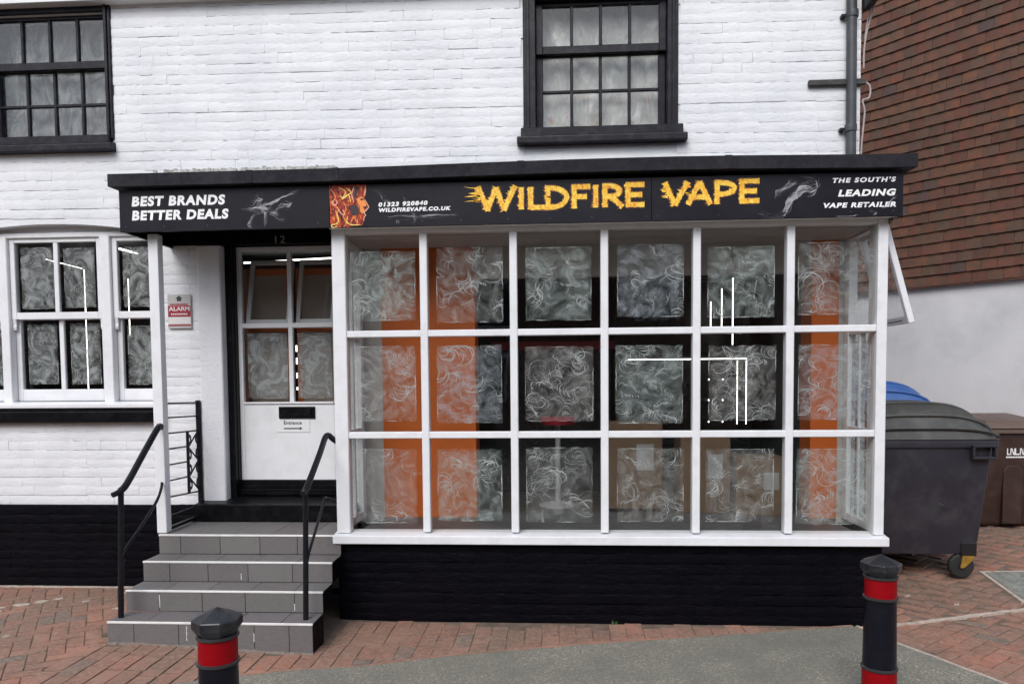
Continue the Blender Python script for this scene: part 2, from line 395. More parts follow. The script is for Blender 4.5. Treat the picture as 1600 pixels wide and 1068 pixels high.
# ------------------------------------------------------------------ mesh helpers
class MB:
    def __init__(self):
        self.v, self.f = [], []
    def add(self, vs, fs):
        o = len(self.v)
        self.v += [tuple(p) for p in vs]
        self.f += [tuple(i + o for i in q) for q in fs]
        return self
    def box(self, x0, x1, y0, y1, z0, z1):
        return self.add([(x0, y0, z0), (x1, y0, z0), (x1, y1, z0), (x0, y1, z0), (x0, y0, z1), (x1, y0, z1), (x1, y1, z1), (x0, y1, z1)],
                        [(3, 2, 1, 0), (4, 5, 6, 7), (0, 1, 5, 4), (1, 2, 6, 5), (2, 3, 7, 6), (3, 0, 4, 7)])
    def hexa(self, b, tp):          # 4 bottom points, 4 top points, counter-clockwise seen from above
        return self.add(list(b) + list(tp), [(3, 2, 1, 0), (4, 5, 6, 7), (0, 1, 5, 4), (1, 2, 6, 5), (2, 3, 7, 6), (3, 0, 4, 7)])
    def prism_y(self, pts, y0, y1):  # (x,z) outline extruded in y
        n = len(pts)
        self.add([(x, y0, z) for x, z in pts] + [(x, y1, z) for x, z in pts],
                 [tuple(range(n)), tuple(range(2 * n - 1, n - 1, -1))] + [(i + n, (i + 1) % n + n, (i + 1) % n, i) for i in range(n)])
        return self
    def prism_x(self, pts, x0, x1):  # (y,z) outline extruded in x
        n = len(pts)
        self.add([(x0, y, z) for y, z in pts] + [(x1, y, z) for y, z in pts],
                 [tuple(range(n - 1, -1, -1)), tuple(range(n, 2 * n))] + [(i, (i + 1) % n, (i + 1) % n + n, i + n) for i in range(n)])
        return self
    def prism_z(self, pts, z0, z1):
        n = len(pts)
        zz0 = z0 if callable(z0) else (lambda x, y: z0)
        zz1 = z1 if callable(z1) else (lambda x, y: z1)
        self.add([(x, y, zz0(x, y)) for x, y in pts] + [(x, y, zz1(x, y)) for x, y in pts],
                 [tuple(range(n - 1, -1, -1)), tuple(range(n, 2 * n))] + [(i, (i + 1) % n, (i + 1) % n + n, i + n) for i in range(n)])
        return self
    def tube(self, path, r, n=10):
        path = [Vector(p) for p in path]
        rs = r if isinstance(r, (list, tuple)) else [r] * len(path)
        rings = []
        prev = None
        for i, p in enumerate(path):
            d = (path[min(i + 1, len(path) - 1)] - path[max(i - 1, 0)]).normalized()
            if prev is None:
                up = Vector((0, 0, 1)) if abs(d.z) < 0.9 else Vector((1, 0, 0))
                a = d.cross(up).normalized()
            else:
                a = (prev - d * prev.dot(d)).normalized()
            prev = a
            b = d.cross(a)
            rings.append([p + (a * math.cos(2 * math.pi * k / n) + b * math.sin(2 * math.pi * k / n)) * rs[i] for k in range(n)])
        vs = [q for ring in rings for q in ring]
        fs = []
        for i in range(len(path) - 1):
            for k in range(n):
                fs.append((i * n + k, i * n + (k + 1) % n, (i + 1) * n + (k + 1) % n, (i + 1) * n + k))
        fs.append(tuple(range(n - 1, -1, -1)))
        fs.append(tuple(range((len(path) - 1) * n, len(path) * n)))
        return self.add(vs, fs)
    def lathe(self, prof, cx, cy, n=24, rot=0.0):   # prof: (r,z)
        vs, fs = [], []
        for r_, z in prof:
            for k in range(n):
                a = 2 * math.pi * k / n + rot
                vs.append((cx + r_ * math.cos(a), cy + r_ * math.sin(a), z))
        for i in range(len(prof) - 1):
            for k in range(n):
                fs.append((i * n + k, i * n + (k + 1) % n, (i + 1) * n + (k + 1) % n, (i + 1) * n + k))
        fs.append(tuple(range(n - 1, -1, -1)))
        fs.append(tuple(range((len(prof) - 1) * n, len(prof) * n)))
        return self.add(vs, fs)
    def rotate(self, mat):
        self.v = [tuple(mat @ Vector(p)) for p in self.v]
        return self
    def mesh(self, name, mat, bevel=0.0, seg=1, smooth=False):
        me = bpy.data.meshes.new(name)
        me.from_pydata(self.v, [], self.f)
        if bevel > 0:
            bm = bmesh.new(); bm.from_mesh(me)
            bmesh.ops.recalc_face_normals(bm, faces=bm.faces)
            ed = [e for e in bm.edges if len(e.link_faces) == 2 and e.calc_face_angle(0) > 0.5]
            bmesh.ops.bevel(bm, geom=ed, offset=bevel, segments=seg, affect='EDGES', profile=0.6, clamp_overlap=True)
            bm.to_mesh(me); bm.free()
        else:
            bm = bmesh.new(); bm.from_mesh(me)
            bmesh.ops.recalc_face_normals(bm, faces=bm.faces)
            bm.to_mesh(me); bm.free()
        if smooth:
            for p in me.polygons:
                p.use_smooth = True
            try:
                me.set_sharp_from_angle(angle=math.radians(38))
            except Exception:
                pass
        me.materials.append(mat)
        return me
    def build(self, name, mat, parent=None, bevel=0.0, seg=1, smooth=False):
        return link(name, self.mesh(name, mat, bevel, seg, smooth), parent)

def link(name, me, parent=None):
    o = bpy.data.objects.new(name, me)
    col.objects.link(o)
    if parent is not None:
        o.parent = parent
        if parent.type == 'EMPTY':
            o.matrix_parent_inverse = Matrix.Translation(-Vector(parent.location))
    return o
def tag(o, label, cat, group=None):
    o["label"] = label; o["category"] = cat
    if group:
        o["group"] = group
    return o
def thing(name, loc, label, cat, group=None):
    o = bpy.data.objects.new(name, None)
    o.empty_display_size = 0.2
    col.objects.link(o)
    o.location = loc
    return tag(o, label, cat, group)
def structure(o):
    o["kind"] = "structure"
    return o

# ------------------------------------------------------------------ ground
def sheet(name, pts, zf, mat, parent=None, step=None):
    mb = MB().prism_z(pts, lambda x, y: zf(x, y) - 0.05, zf)
    return mb.build(name, mat, parent)
gm = MB()
xs = [-400, -120, -40, -14, -8, -5] + [-4 + 0.4 * i for i in range(31)] + [9, 12, 20, 50, 130, 400]
ys = [-400, -120, -40, -16, -9, -6] + [-4.8 + 0.4 * i for i in range(21)] + [4.5, 6, 10, 25, 80, 400]
vs = [(x, y, ground_z(x, y) - 0.0085) for y in ys for x in xs]
nx = len(xs)
fs = [(j * nx + i, j * nx + i + 1, (j + 1) * nx + i + 1, (j + 1) * nx + i) for j in range(len(ys) - 1) for i in range(nx - 1)]
gm.add(vs, fs)
ground = structure(gm.build("ground", M["joint"], None, smooth=True))

# asphalt footway / road
edge = [(-0.42, -1.16), (0.008, -0.953), (0.40, -0.86), (0.907, -0.665), (1.731, -0.44), (2.607, -0.25), (3.257, -0.095), (3.69, -0.004)]
right = [(3.853, -0.339), (4.155, -0.94), (4.62, -1.9), (5.6, -4.2)]
am = MB()
strip_l, strip_r = [], []
# grid of asphalt clipped to the outline: columns in y from the edge outward
outline = [(-6.0, -3.7), (-2.2, -1.95)] + edge + right + [(9, -12), (9, -40), (-30, -40), (-30, -12)]
road = structure(sheet("footway_asphalt", outline, lambda x, y: ground_z(x, y) + 0.007, M["asphalt"]))
e1 = MB()
def ribbon_ground(mb, pts, w, dz, h=0.03, jit=0.004):
    P = []
    for (a, b) in zip(pts[:-1], pts[1:]):
        n = max(1, int(math.hypot(b[0] - a[0], b[1] - a[1]) / 0.06))
        P += [(a[0] + (b[0] - a[0]) * k / n, a[1] + (b[1] - a[1]) * k / n) for k in range(n)]
    P.append(pts[-1])
    L, R = [], []
    for i, p in enumerate(P):
        q0, q1 = P[max(0, i - 1)], P[min(len(P) - 1, i + 1)]
        d = Vector((q1[0] - q0[0], q1[1] - q0[1], 0)).normalized()
        nrm = Vector((-d.y, d.x, 0))
        for lst, s in ((L, 1), (R, -1)):
            ww = w * 0.5 + rnd.uniform(-jit, jit)
            lst.append((p[0] + nrm.x * ww * s, p[1] + nrm.y * ww * s))
    vs, fs = [], []
    for (a, b) in zip(L, R):
        za, zb = ground_z(*a) + dz, ground_z(*b) + dz
        vs += [(a[0], a[1], za), (b[0], b[1], zb), (a[0], a[1], za - h), (b[0], b[1], zb - h)]
    for i in range(len(L) - 1):
        o, q = i * 4, i * 4 + 4
        fs += [(o, q, q + 1, o + 1), (o, o + 2, q + 2, q), (o + 1, q + 1, q + 3, o + 3)]
    mb.add(vs, fs)
ribbon_ground(e1, [(3.72, 0.0)] + right, 0.026, 0.009)
structure(e1.build("kerb_edging", M["edging"]))
e3 = MB(); ribbon_ground(e3, edge, 0.02, 0.010, jit=0.005)
structure(e3.build("kerb_edging", M["paver"]))
e4 = MB(); ribbon_ground(e4, [(-4.4, 0.562), (-1.36, 0.562)], 0.022, 0.006, jit=0.006)
structure(e4.build("kerb_edging", M["edging"]))
e2 = MB(); ribbon_ground(e2, [(3.90, 0.012), (4.5, 0.168), (5.05, 0.317), (5.9, 0.55), (7.2, 0.92)], 0.03, 0.009, jit=0.007)
structure(e2.build("kerb_edging", M["edging"]))

# ------------------------------------------------------------------ pavers
def paver_mesh(seed, L=0.2, W=0.1):
    r = random.Random(seed)
    mb = MB()
    nxp, nyp = 3, 2
    l, w = L * 0.5 - (0.0075 if L > 0.21 else 0.0022), W * 0.5 - (0.003 if L > 0.21 else 0.0022)
    top = []
    for j in range(nyp + 1):
        for i in range(nxp + 1):
            x = -l + 2 * l * i / nxp; y = -w + 2 * w * j / nyp
            edge_ = i in (0, nxp) or j in (0, nyp)
            jx = r.uniform(-0.0025, 0.0025); jy = r.uniform(-0.0025, 0.0025)
            top.append((x + jx, y + jy, (-0.003 if edge_ else 0.0) + r.uniform(-0.0012, 0.0012)))
    o = len(top)
    ring = [i for i in range(nxp + 1)] + [(j) * (nxp + 1) + nxp for j in range(1, nyp + 1)] + [nyp * (nxp + 1) + i for i in range(nxp - 1, -1, -1)] + [j * (nxp + 1) for j in range(nyp - 1, 0, -1)]
    bot = [(top[k][0] * 1.02, top[k][1] * 1.02, -0.03) for k in ring]
    fs = [(j * (nxp + 1) + i, j * (nxp + 1) + i + 1, (j + 1) * (nxp + 1) + i + 1, (j + 1) * (nxp + 1) + i) for j in range(nyp) for i in range(nxp)]
    n = len(ring)
    fs += [(o + k, o + (k + 1) % n, ring[(k + 1) % n], ring[k]) for k in range(n)]
    mb.add(top + bot, fs)
    return mb
PAV = [paver_mesh(i) for i in range(6)]
PAVL = [paver_mesh(40 + i, 0.235, 0.118) for i in range(6)]
pav_me = [p.mesh("paver", M["paver"], smooth=True) for p in PAV]
pavl_me = [p.mesh("paver", M["paver"], smooth=True) for p in PAVL]
def in_poly(x, y, pts):
    c = False
    j = len(pts) - 1
    for i in range(len(pts)):
        xi, yi = pts[i]; xj, yj = pts[j]
        if (yi > y) != (yj > y) and x < (xj - xi) * (y - yi) / (yj - yi) + xi:
            c = not c
        j = i
    return c
def project(p):
    d = Vector(p) - CAM
    dep = d.dot(F_)
    if dep < 0.1:
        return None
    return 800 + 1155 * d.dot(R_) / dep, 647.29 - 1155 * d.dot(V_) / dep, dep
def asphalt_covers(x, y, m=0.0):
    return in_poly(x, y, outline)
spots = []     # (kind, variant, x, y, rot)
# stretcher rows running away from the viewer, in front of the bay and the steps
cols_n = int(6.0 / 0.118)
for i in range(cols_n):
    x = -1.45 + (i + 0.5) * 0.118
    y = 0.06 - rnd.uniform(0.02, 0.22)
    while y > -2.2:
        yc = y - 0.1175
        if x < 3.95 and yc < 0.14 and not asphalt_covers(x, yc + 0.115):
            if not (-1.40 < x < 0.05 and yc > -0.62) and x > -1.4:
                spots.append(('L', rnd.randrange(6), x + rnd.uniform(-.003, .003), yc, math.pi / 2 + rnd.uniform(-.02, .02)))
        y -= 0.235
# herringbone, left forecourt (45 degrees) and right yard
def herring(x0, x1, y0, y1, ang, test):
    c, s = math.cos(ang), math.sin(ang)
    W = 0.102
    n = int(max(x1 - x0, y1 - y0) / W) + 20
    cx, cy = (x0 + x1) / 2, (y0 + y1) / 2
    for a in range(-n, n):
        for b in range(-n, n):
            k = (a - b) % 4
            # unit cells of the classic 2:1 herringbone
            if k == 0:
                ux, uy, ro = a + 1.0, b + 0.5, 0.0
            elif k == 3:
                ux, uy, ro = a + 0.5, b + 1.0, math.pi / 2
            else:
                continue
            lx, ly = ux * W, uy * W
            x, y = cx + lx * c - ly * s, cy + lx * s + ly * c
            if x0 < x < x1 and y0 < y < y1 and test(x, y):
                spots.append(('S', rnd.randrange(6), x, y, ro + ang + rnd.uniform(-.015, .015)))
herring(-4.6, -1.40, -2.6, 0.66, math.radians(32), lambda x, y: not asphalt_covers(x, y + 0.10))
def right_ok(x, y):
    if x < 3.95 and y < 0.7: 
        return x > 3.80 and y > -0.4 and not asphalt_covers(x + 0.10, y)
    if 5.10 < x < 5.80 and 0.42 < y < 1.13:
        return False
    return not asphalt_covers(x + 0.10, y)
herring(3.70, 7.6, -2.2, 5.0, math.radians(40), right_ok)
scored = []
for s in spots:
    z = ground_z(s[2], s[3])
    pr = project((s[2], s[3], z))
    vis = pr and -30 < pr[0] < 1630 and pr[1] < 1085
    scored.append((pr[2] if vis else 1e9, s, z))
scored.sort(key=lambda q: q[0])
paving_rest = MB()
for i, (dep, s, z) in enumerate(scored):
    kind, va, x, y, ro = s
    dz = rnd.uniform(-0.0015, 0.0012)
    tx, ty = rnd.uniform(-.006, .006), rnd.uniform(-.006, .006)
    if i < 300:
        o = link("paver", (pavl_me if kind == 'L' else pav_me)[va], ground)
        o.location = (x, y, z + dz - 0.001); o.rotation_euler = (tx, ty, ro)
    else:
        mt = Matrix.Translation((x, y, z + dz - 0.001)) @ Matrix.Rotation(ro, 4, 'Z')
        src = (PAVL if kind == 'L' else PAV)[va]
        paving_rest.add([tuple(mt @ Vector(p)) for p in src.v], src.f)
pr_ = paving_rest.build("paver_field", M["paver"], ground, smooth=True)
pr_["kind"] = "stuff"

# pale mortar splashes dried on the pavers
spm = MB()
for (x, y, r_) in ((-2.62, -0.02, .05), (-2.50, 0.08, .06), (-2.40, 0.16, .05), (-2.32, 0.24, .035), (-2.56, -0.10, .045), (-1.86, 0.42, .05), (-1.78, 0.40, .03), (-1.70, 0.02, .035), (-2.05, 0.18, .025), (-1.62, 0.16, .025), (-3.0, 0.1, .06), (-3.1, 0.3, .05), (-2.1, -0.6, .02), (4.62, 0.42, .03), (4.35, 0.62, .025)):
    n_ = 9
    pts = []
    for k in range(n_):
        a = 2 * math.pi * k / n_; q = r_ * rnd.uniform(0.45, 1.1)
        pts.append((x + q * math.cos(a) * 1.1 + q * math.sin(a) * 0.4, y + q * math.sin(a) * 0.8))
    spm.prism_z(pts, lambda a, b: ground_z(a, b) - 0.006, lambda a, b: ground_z(a, b) + 0.0025)
sp_o = spm.build("mortar_splash", M["edging"], ground); sp_o["kind"] = "stuff"

# ------------------------------------------------------------------ the shop building
YW = 0.60       # main wall face
bld = thing("shop_building", (1.0, 0.6, 0.0), "white painted brick shop building with black plinth and large white bay window", "building")
openings = [(-3.05, -1.97, 3.60, 4.66), (1.40, 2.525, 3.58, 4.63),      # upper sash windows
            (-3.42, -1.64, 1.37, 3.00),                                  # left shop window
            (-1.277, -0.02, 0.0, 3.12),                                  # doorway
            (0.0, 3.90, -0.2, 2.80)]                                     # behind the bay
def wall_cells(x0, x1, z0, z1, ops):
    xs = sorted({x0, x1} | {v for o in ops for v in o[:2] if x0 < v < x1})
    zs = sorted({z0, z1} | {v for o in ops for v in o[2:] if z0 < v < z1})
    for xa, xb in zip(xs[:-1], xs[1:]):
        for za, zb in zip(zs[:-1], zs[1:]):
            mx_, mz = (xa + xb) / 2, (za + zb) / 2
            if not any(o[0] < mx_ < o[1] and o[2] < mz < o[3] for o in ops):
                yield xa, xb, za, zb
wb = MB()
for c in wall_cells(-4.6, 3.925, 0.685, 4.9, openings):
    wb.box(c[0], c[1], YW + 0.006, YW + 0.25, c[2], c[3])
wall = wb.build("wall", M["wall"], bld)
# arch fill over the left window: spandrel with a segmental soffit
arch = [(-3.42, 3.0)]
ax = [-3.42 + 1.78 * k / 16 for k in range(17)]
arch_pts = [(x, 2.992 - 0.11 * (x + 2.53) ** 2) for x in ax]
sp = MB().prism_y([(-3.42, 3.03)] + arch_pts + [(-1.64, 3.03)], YW + 0.0, YW + 0.24)
sp.build("arch_soffit", M["wall"], bld)
pb = MB()
for c in wall_cells(-4.6, 3.925, -0.25, 0.685, openings):
    pb.box(c[0], c[1], YW - 0.012, YW + 0.25, c[2], c[3])
plinth = pb.build("plinth", M["black_wall"], bld)
bpl = MB().box(0.0, 3.897, 0.036, 0.20, -0.25, 0.512).box(0.0, 0.16, 0.2, 0.62, -0.25, 0.512).box(3.737, 3.897, 0.2, 0.62, -0.25, 0.512)
bay_plinth = bpl.build("bay_plinth", M["black_wall"], bld)

def brick_mb(seed, L=0.2270, Hh=0.0724, amp=0.0014):
    r = random.Random(seed)
    nxb, nzb = 5, 3
    mb = MB(); top = []
    for j in range(nzb + 1):
        for i in range(nxb + 1):
            x = L * (i / nxb - 0.5); z = Hh * (j / nzb - 0.5)
            e = (0.0028 if j == 0 else 0.0020) if j in (0, nzb) else (0.0002 if i in (0, nxb) else 0.0)
            top.append((x + r.uniform(-.001, .001), e + r.uniform(-amp, amp * 0.6), z + (r.uniform(-.0022, .0022) if j in (0, nzb) else r.uniform(-.004, .004))))
    o = len(top)
    ring = list(range(nxb + 1)) + [j * (nxb + 1) + nxb for j in range(1, nzb + 1)] + [nzb * (nxb + 1) + i for i in range(nxb - 1, -1, -1)] + [j * (nxb + 1) for j in range(nzb - 1, 0, -1)]
    bot = [(top[k][0], 0.03, top[k][2]) for k in ring]
    fs = [(j * (nxb + 1) + i, j * (nxb + 1) + i + 1, (j + 1) * (nxb + 1) + i + 1, (j + 1) * (nxb + 1) + i) for j in range(nzb) for i in range(nxb)]
    n = len(ring)
    fs += [(ring[k], o + k, o + (k + 1) % n, ring[(k + 1) % n]) for k in range(n)]
    mb.add(top + bot, fs)
    return mb
BR = [brick_mb(100 + i) for i in range(8)]
br_w = [b.mesh("brick", M["wall"], smooth=True) for b in BR]
br_b = [b.mesh("brick", M["black_wall"], smooth=True) for b in BR]
def lay(x0, x1, z0, z1, ops, yf, parity=0):
    out = []
    k = 0
    z = z0
    while z < z1 - 0.03:
        zc = z + 0.0375
        x = x0 - (0.0 if (k + parity) % 2 else 0.1125) - rnd.uniform(0, 0.03)
        sag = rnd.uniform(-0.003, 0.003)
        while x < x1:
            L = rnd.choice((0.225, 0.225, 0.225, 0.225, 0.118))
            a, b = max(x, x0), min(x + L, x1)
            segs = [(a, b)]
            for o in ops:
                if o[2] - 0.03 < zc < o[3] + 0.03:
                    ns = []
                    for (p, q) in segs:
                        if q <= o[0] or p >= o[1]:
                            ns.append((p, q))
                        else:
                            if p < o[0]: ns.append((p, o[0]))
                            if q > o[1]: ns.append((o[1], q))
                    segs = ns
            for p, q in segs:
                if q - p > 0.03:
                    out.append(((p + q) / 2, yf, zc + sag + 0.002 * math.sin(p * 3 + k) - (0.012 * (p + 0.5) if z0 > 0.5 and zc > 3.0 else 0.0), (q - p) / 0.225))
            x += L
        z += 0.075; k += 1
    return out
win_ops = [(-3.05, -1.95, 3.55, 4.72), (1.37, 2.55, 3.505, 4.72), (-3.42, -1.64, 1.36, 2.93), (-1.275, 0.0, 0.0, 3.12), (0.0, 3.90, -0.2, 2.80)]
def arch_clear(b):
    x, y, z, s = b
    return not (-3.42 < x < -1.62 and z < 2.992 - 0.11 * (x + 2.53) ** 2 + 0.036 and z > 2.0)
wall_b = [b for b in lay(-4.3, 3.925, 0.687, 4.75, win_ops, YW - 0.004) if arch_clear(b)]
plin_b = lay(-4.3, -1.33, -0.07, 0.68, [], YW - 0.026)
bayp_b = lay(0.0, 3.895, -0.085, 0.512, [], 0.020, 1)
def seen(b):
    pr = project((b[0], b[1], b[2]))
    if not pr or not (-15 < pr[0] < 1615 and -12 < pr[1] < 1080):
        return None
    if b[1] > 0.3 and -1.52 < b[0] < 3.95 and 2.7 < b[2] < 3.33:
        return None                        # behind the sign and roof edge
    return pr[2]
cand = []
for lst, mes, par in ((wall_b, br_w, wall), (plin_b, br_b, plinth), (bayp_b, br_b, bay_plinth)):
    for b in lst:
        cand.append((seen(b), b, mes, par))
order = sorted((c for c in cand if c[0] is not None), key=lambda c: c[0] / max(0.4, c[1][3]))
single = set(id(c) for c in order[:305])
rest = {wall: MB(), plinth: MB(), bay_plinth: MB()}
for c in cand:
    dep, (x, y, z, s), mes, par = c
    va = rnd.randrange(8)
    ry, rx = rnd.uniform(-.005, .005), rnd.uniform(-.012, .012)
    dy = rnd.uniform(-.0011, .0011)
    sx_ = rnd.choice((1.0, 0.995, 0.988, 0.982)); sz_ = rnd.choice((0.98, 1.0, 1.02, 1.04, 1.06))
    if id(c) in single:
        o = link("brick", mes[va], par)
        o.location = (x, y + dy, z); o.scale = (s * sx_, 1, sz_); o.rotation_euler = (rx, ry, rnd.uniform(-.008, .008))
    else:
        mt = Matrix.Translation((x, y + dy, z)) @ Matrix.Rotation(ry, 4, 'Y') @ Matrix.Diagonal((s * sx_, 1, sz_, 1))
        rest[par].add([tuple(mt @ Vector(p)) for p in BR[va].v], BR[va].f)
for par, mb in rest.items():
    if mb.v:
        o = mb.build("brickwork", M["wall"] if par is wall else M["black_wall"], par, smooth=True)
        o["kind"] = "stuff"
MB().box(-4.6, 3.99, 0.50, 0.9, 4.705, 4.95).build("eaves_board", M["white_dull"], bld, 0.004)
MB().box(-3.36, 3.925, 0.85, 5.6, 4.7, 4.72).build("loft_floor", M["int_dark"], bld)

MB().hexa([(-4.7, 0.42, 4.955), (4.05, 0.42, 4.955), (4.05, 3.3, 6.75), (-4.7, 3.3, 6.75)], [(-4.7, 0.40, 5.03), (4.05, 0.40, 5.03), (4.05, 3.3, 6.84), (-4.7, 3.3, 6.84)]).build("pitched_roof", M["far_roof"], bld)
MB().prism_x([(0.85, -0.2), (5.6, -0.2), (5.6, 4.95), (3.3, 6.74), (0.85, 5.2)], 3.86, 3.92).build("gable_wall", M["wall"], bld)
MB().prism_x([(0.85, -0.2), (5.6, -0.2), (5.6, 4.95), (3.3, 6.74), (0.85, 5.2)], -4.60, -4.55).build("gable_wall", M["wall"], bld)

# ---- upper sash windows
def upper_window(x0, x1, gx0, gx1, zsill, zrows, sx0, sx1, label):
    w = thing  # alias unused
    fr = MB()
    ztop = zrows[-1][1]
    y0, y1 = YW - 0.02, YW + 0.12
    fr.box(x0, gx0 - 0.055, y0, y1, zsill, ztop + 0.09).box(gx1 + 0.055, x1, y0, y1, zsill, ztop + 0.09)
    fr.box(gx0 - 0.053, gx1 + 0.053, y0 + 0.003, y1, ztop + 0.03, ztop + 0.088)
    root = fr.build("sash_window", M["black_frame"], bld, 0.006)
    root["label"] = label
    for bx_ in (x0 + 0.025, x1 - 0.05):
        MB().box(bx_, bx_ + 0.025, y0 - 0.012, y0 + 0.01, zsill, ztop + 0.08).build("architrave_bead", M["black_frame"], root, 0.004)
    # sill
    s = MB().hexa([(sx0, YW - 0.075, zsill - 0.10), (sx1, YW - 0.075, zsill - 0.10), (sx1, YW + 0.1, zsill - 0.10), (sx0, YW + 0.1, zsill - 0.10)],
                  [(sx0, YW - 0.075, zsill - 0.045), (sx1, YW - 0.075, zsill - 0.045), (sx1, YW + 0.1, zsill + 0.002), (sx0, YW + 0.1, zsill + 0.002)])
    s.build("sill", M["black_frame"], root, 0.008, 2)
    s2 = MB().box(sx0 + 0.03, sx1 - 0.03, YW - 0.052, YW + 0.05, zsill - 0.042, zsill + 0.028)
    s2.build("sub_sill", M["black_frame"], root, 0.006)
    xs_ = [gx0 + (gx1 - gx0) * k / 4 for k in range(5)]
    low = zrows[:2]; up = zrows[2:]
    for nm, rows, yy in (("lower_sash", low, YW + 0.075), ("upper_sash", up, YW + 0.035)):
        m = MB()
        zb, zt = rows[0][0], rows[-1][1]
        bt = 0.045 if nm == "lower_sash" else 0.062
        m.box(gx0 - 0.053, gx0, yy, yy + 0.04, zb - bt, zt + 0.03).box(gx1, gx1 + 0.053, yy, yy + 0.04, zb - bt, zt + 0.03)
        m.box(gx0, gx1, yy + 0.001, yy + 0.039, zb - bt, zb).box(gx0, gx1, yy + 0.001, yy + 0.039, zt, zt + 0.03)
        m.build(nm, M["black_frame"], root, 0.004)
        for k in (1, 2, 3):
            MB().box(xs_[k] - 0.012, xs_[k] + 0.012, yy + 0.003, yy + 0.034, zb, zt).build("glazing_bar", M["black_frame"], root, 0.004)
        if len(rows) > 1:
            MB().box(gx0, gx1, yy + 0.005, yy + 0.032, rows[0][1], rows[1][0]).build("glazing_bar", M["black_frame"], root, 0.004)
        for (a_, b_) in rows:
            for k in range(4):
                xa = xs_[k] + (0.012 if k else 0); xb = xs_[k + 1] - (0.012 if k < 3 else 0)
                p = MB().box(xa, xb, -0.002, 0.002, a_, b_)
                rot = Matrix.Translation(((xa + xb) / 2, yy + 0.022, (a_ + b_) / 2)) @ Matrix.Rotation(rnd.uniform(-.012, .012), 4, 'X') @ Matrix.Rotation(rnd.uniform(-.012, .012), 4, 'Z') @ Matrix.Translation((-(xa + xb) / 2, 0, -(a_ + b_) / 2))
                p.rotate(rot).build("pane", M["glass"], root)
    # crumpled sheet hung behind the panes
    sh = MB(); nxs, nzs = 46, 46
    for j in range(nzs + 1):
        for i in range(nxs + 1):
            x = x0 + (x1 - x0) * i / nxs; z = zsill - 0.03 + (ztop + 0.1 - zsill) * j / nzs
            n = noise.fractal(Vector((x * 6, z * 3.4, x0)), 0.8, 2.1, 4)
            sh.v.append((x, YW + 0.175 + 0.022 * n + 0.012 * math.sin(x * 31 + z * 4), z))
    sh.f = [(j * (nxs + 1) + i, j * (nxs + 1) + i + 1, (j + 1) * (nxs + 1) + i + 1, (j + 1) * (nxs + 1) + i) for j in range(nzs) for i in range(nxs)]
    sh.build("window_sheet", M["sheet"] if x0 > 0 else M["sheet_dark"], root, smooth=True)
    return root
upper_window(-3.075, -1.942, -2.955, -2.022, 3.655, [(3.683, 3.955), (3.978, 4.235), (4.300, 4.632)], -3.13, -1.935, "dark sash window cut by the left edge")
upper_window(1.365, 2.557, 1.518, 2.418, 3.612, [(3.655, 3.940), (3.962, 4.218), (4.285, 4.585)], 1.315, 2.622, "dark sash window above the wild lettering")

# ---- left shop window (three white sashes under a shallow arch)
lw = MB()
lw.box(-3.42, -3.36, 0.66, 0.80, 1.53, 2.93).box(-1.68, -1.64, 0.66, 0.80, 1.53, 2.93)
lw.box(-3.02, -2.945, 0.655, 0.80, 1.53, 2.91).box(-2.145, -2.06, 0.655, 0.80, 1.53, 2.91)
lw.box(-3.36, -1.68, 0.665, 0.80, 2.895, 2.935)
lwin = lw.build("shop_window", M["white"], bld, 0.005)
lwin["label"] = "white three light sash window under an arch"
MB().prism_y([(-3.42, 2.93)] + [(x, z + 0.01) for x, z in arch_pts] + [(-1.64, 2.93)], 0.70, 0.80).build("arch_board", M["white_dull"], lwin)
MB().hexa([(-3.45, 0.545, 1.487), (-1.62, 0.545, 1.487), (-1.62, 0.7, 1.487), (-3.45, 0.7, 1.487)],
          [(-3.45, 0.545, 1.522), (-1.62, 0.545, 1.522), (-1.62, 0.7, 1.538), (-3.45, 0.7, 1.538)]).build("sill", M["white"], lwin, 0.005)
MB().box(-3.47, -1.60, 0.525, 0.66, 1.372, 1.462).build("brick_sill", M["black"], lwin, 0.008, 2)
MB().box(-3.45, -1.61, 0.56, 0.66, 1.463, 1.486).build("sill_bed", M["black"], lwin)
lwin_panes = []
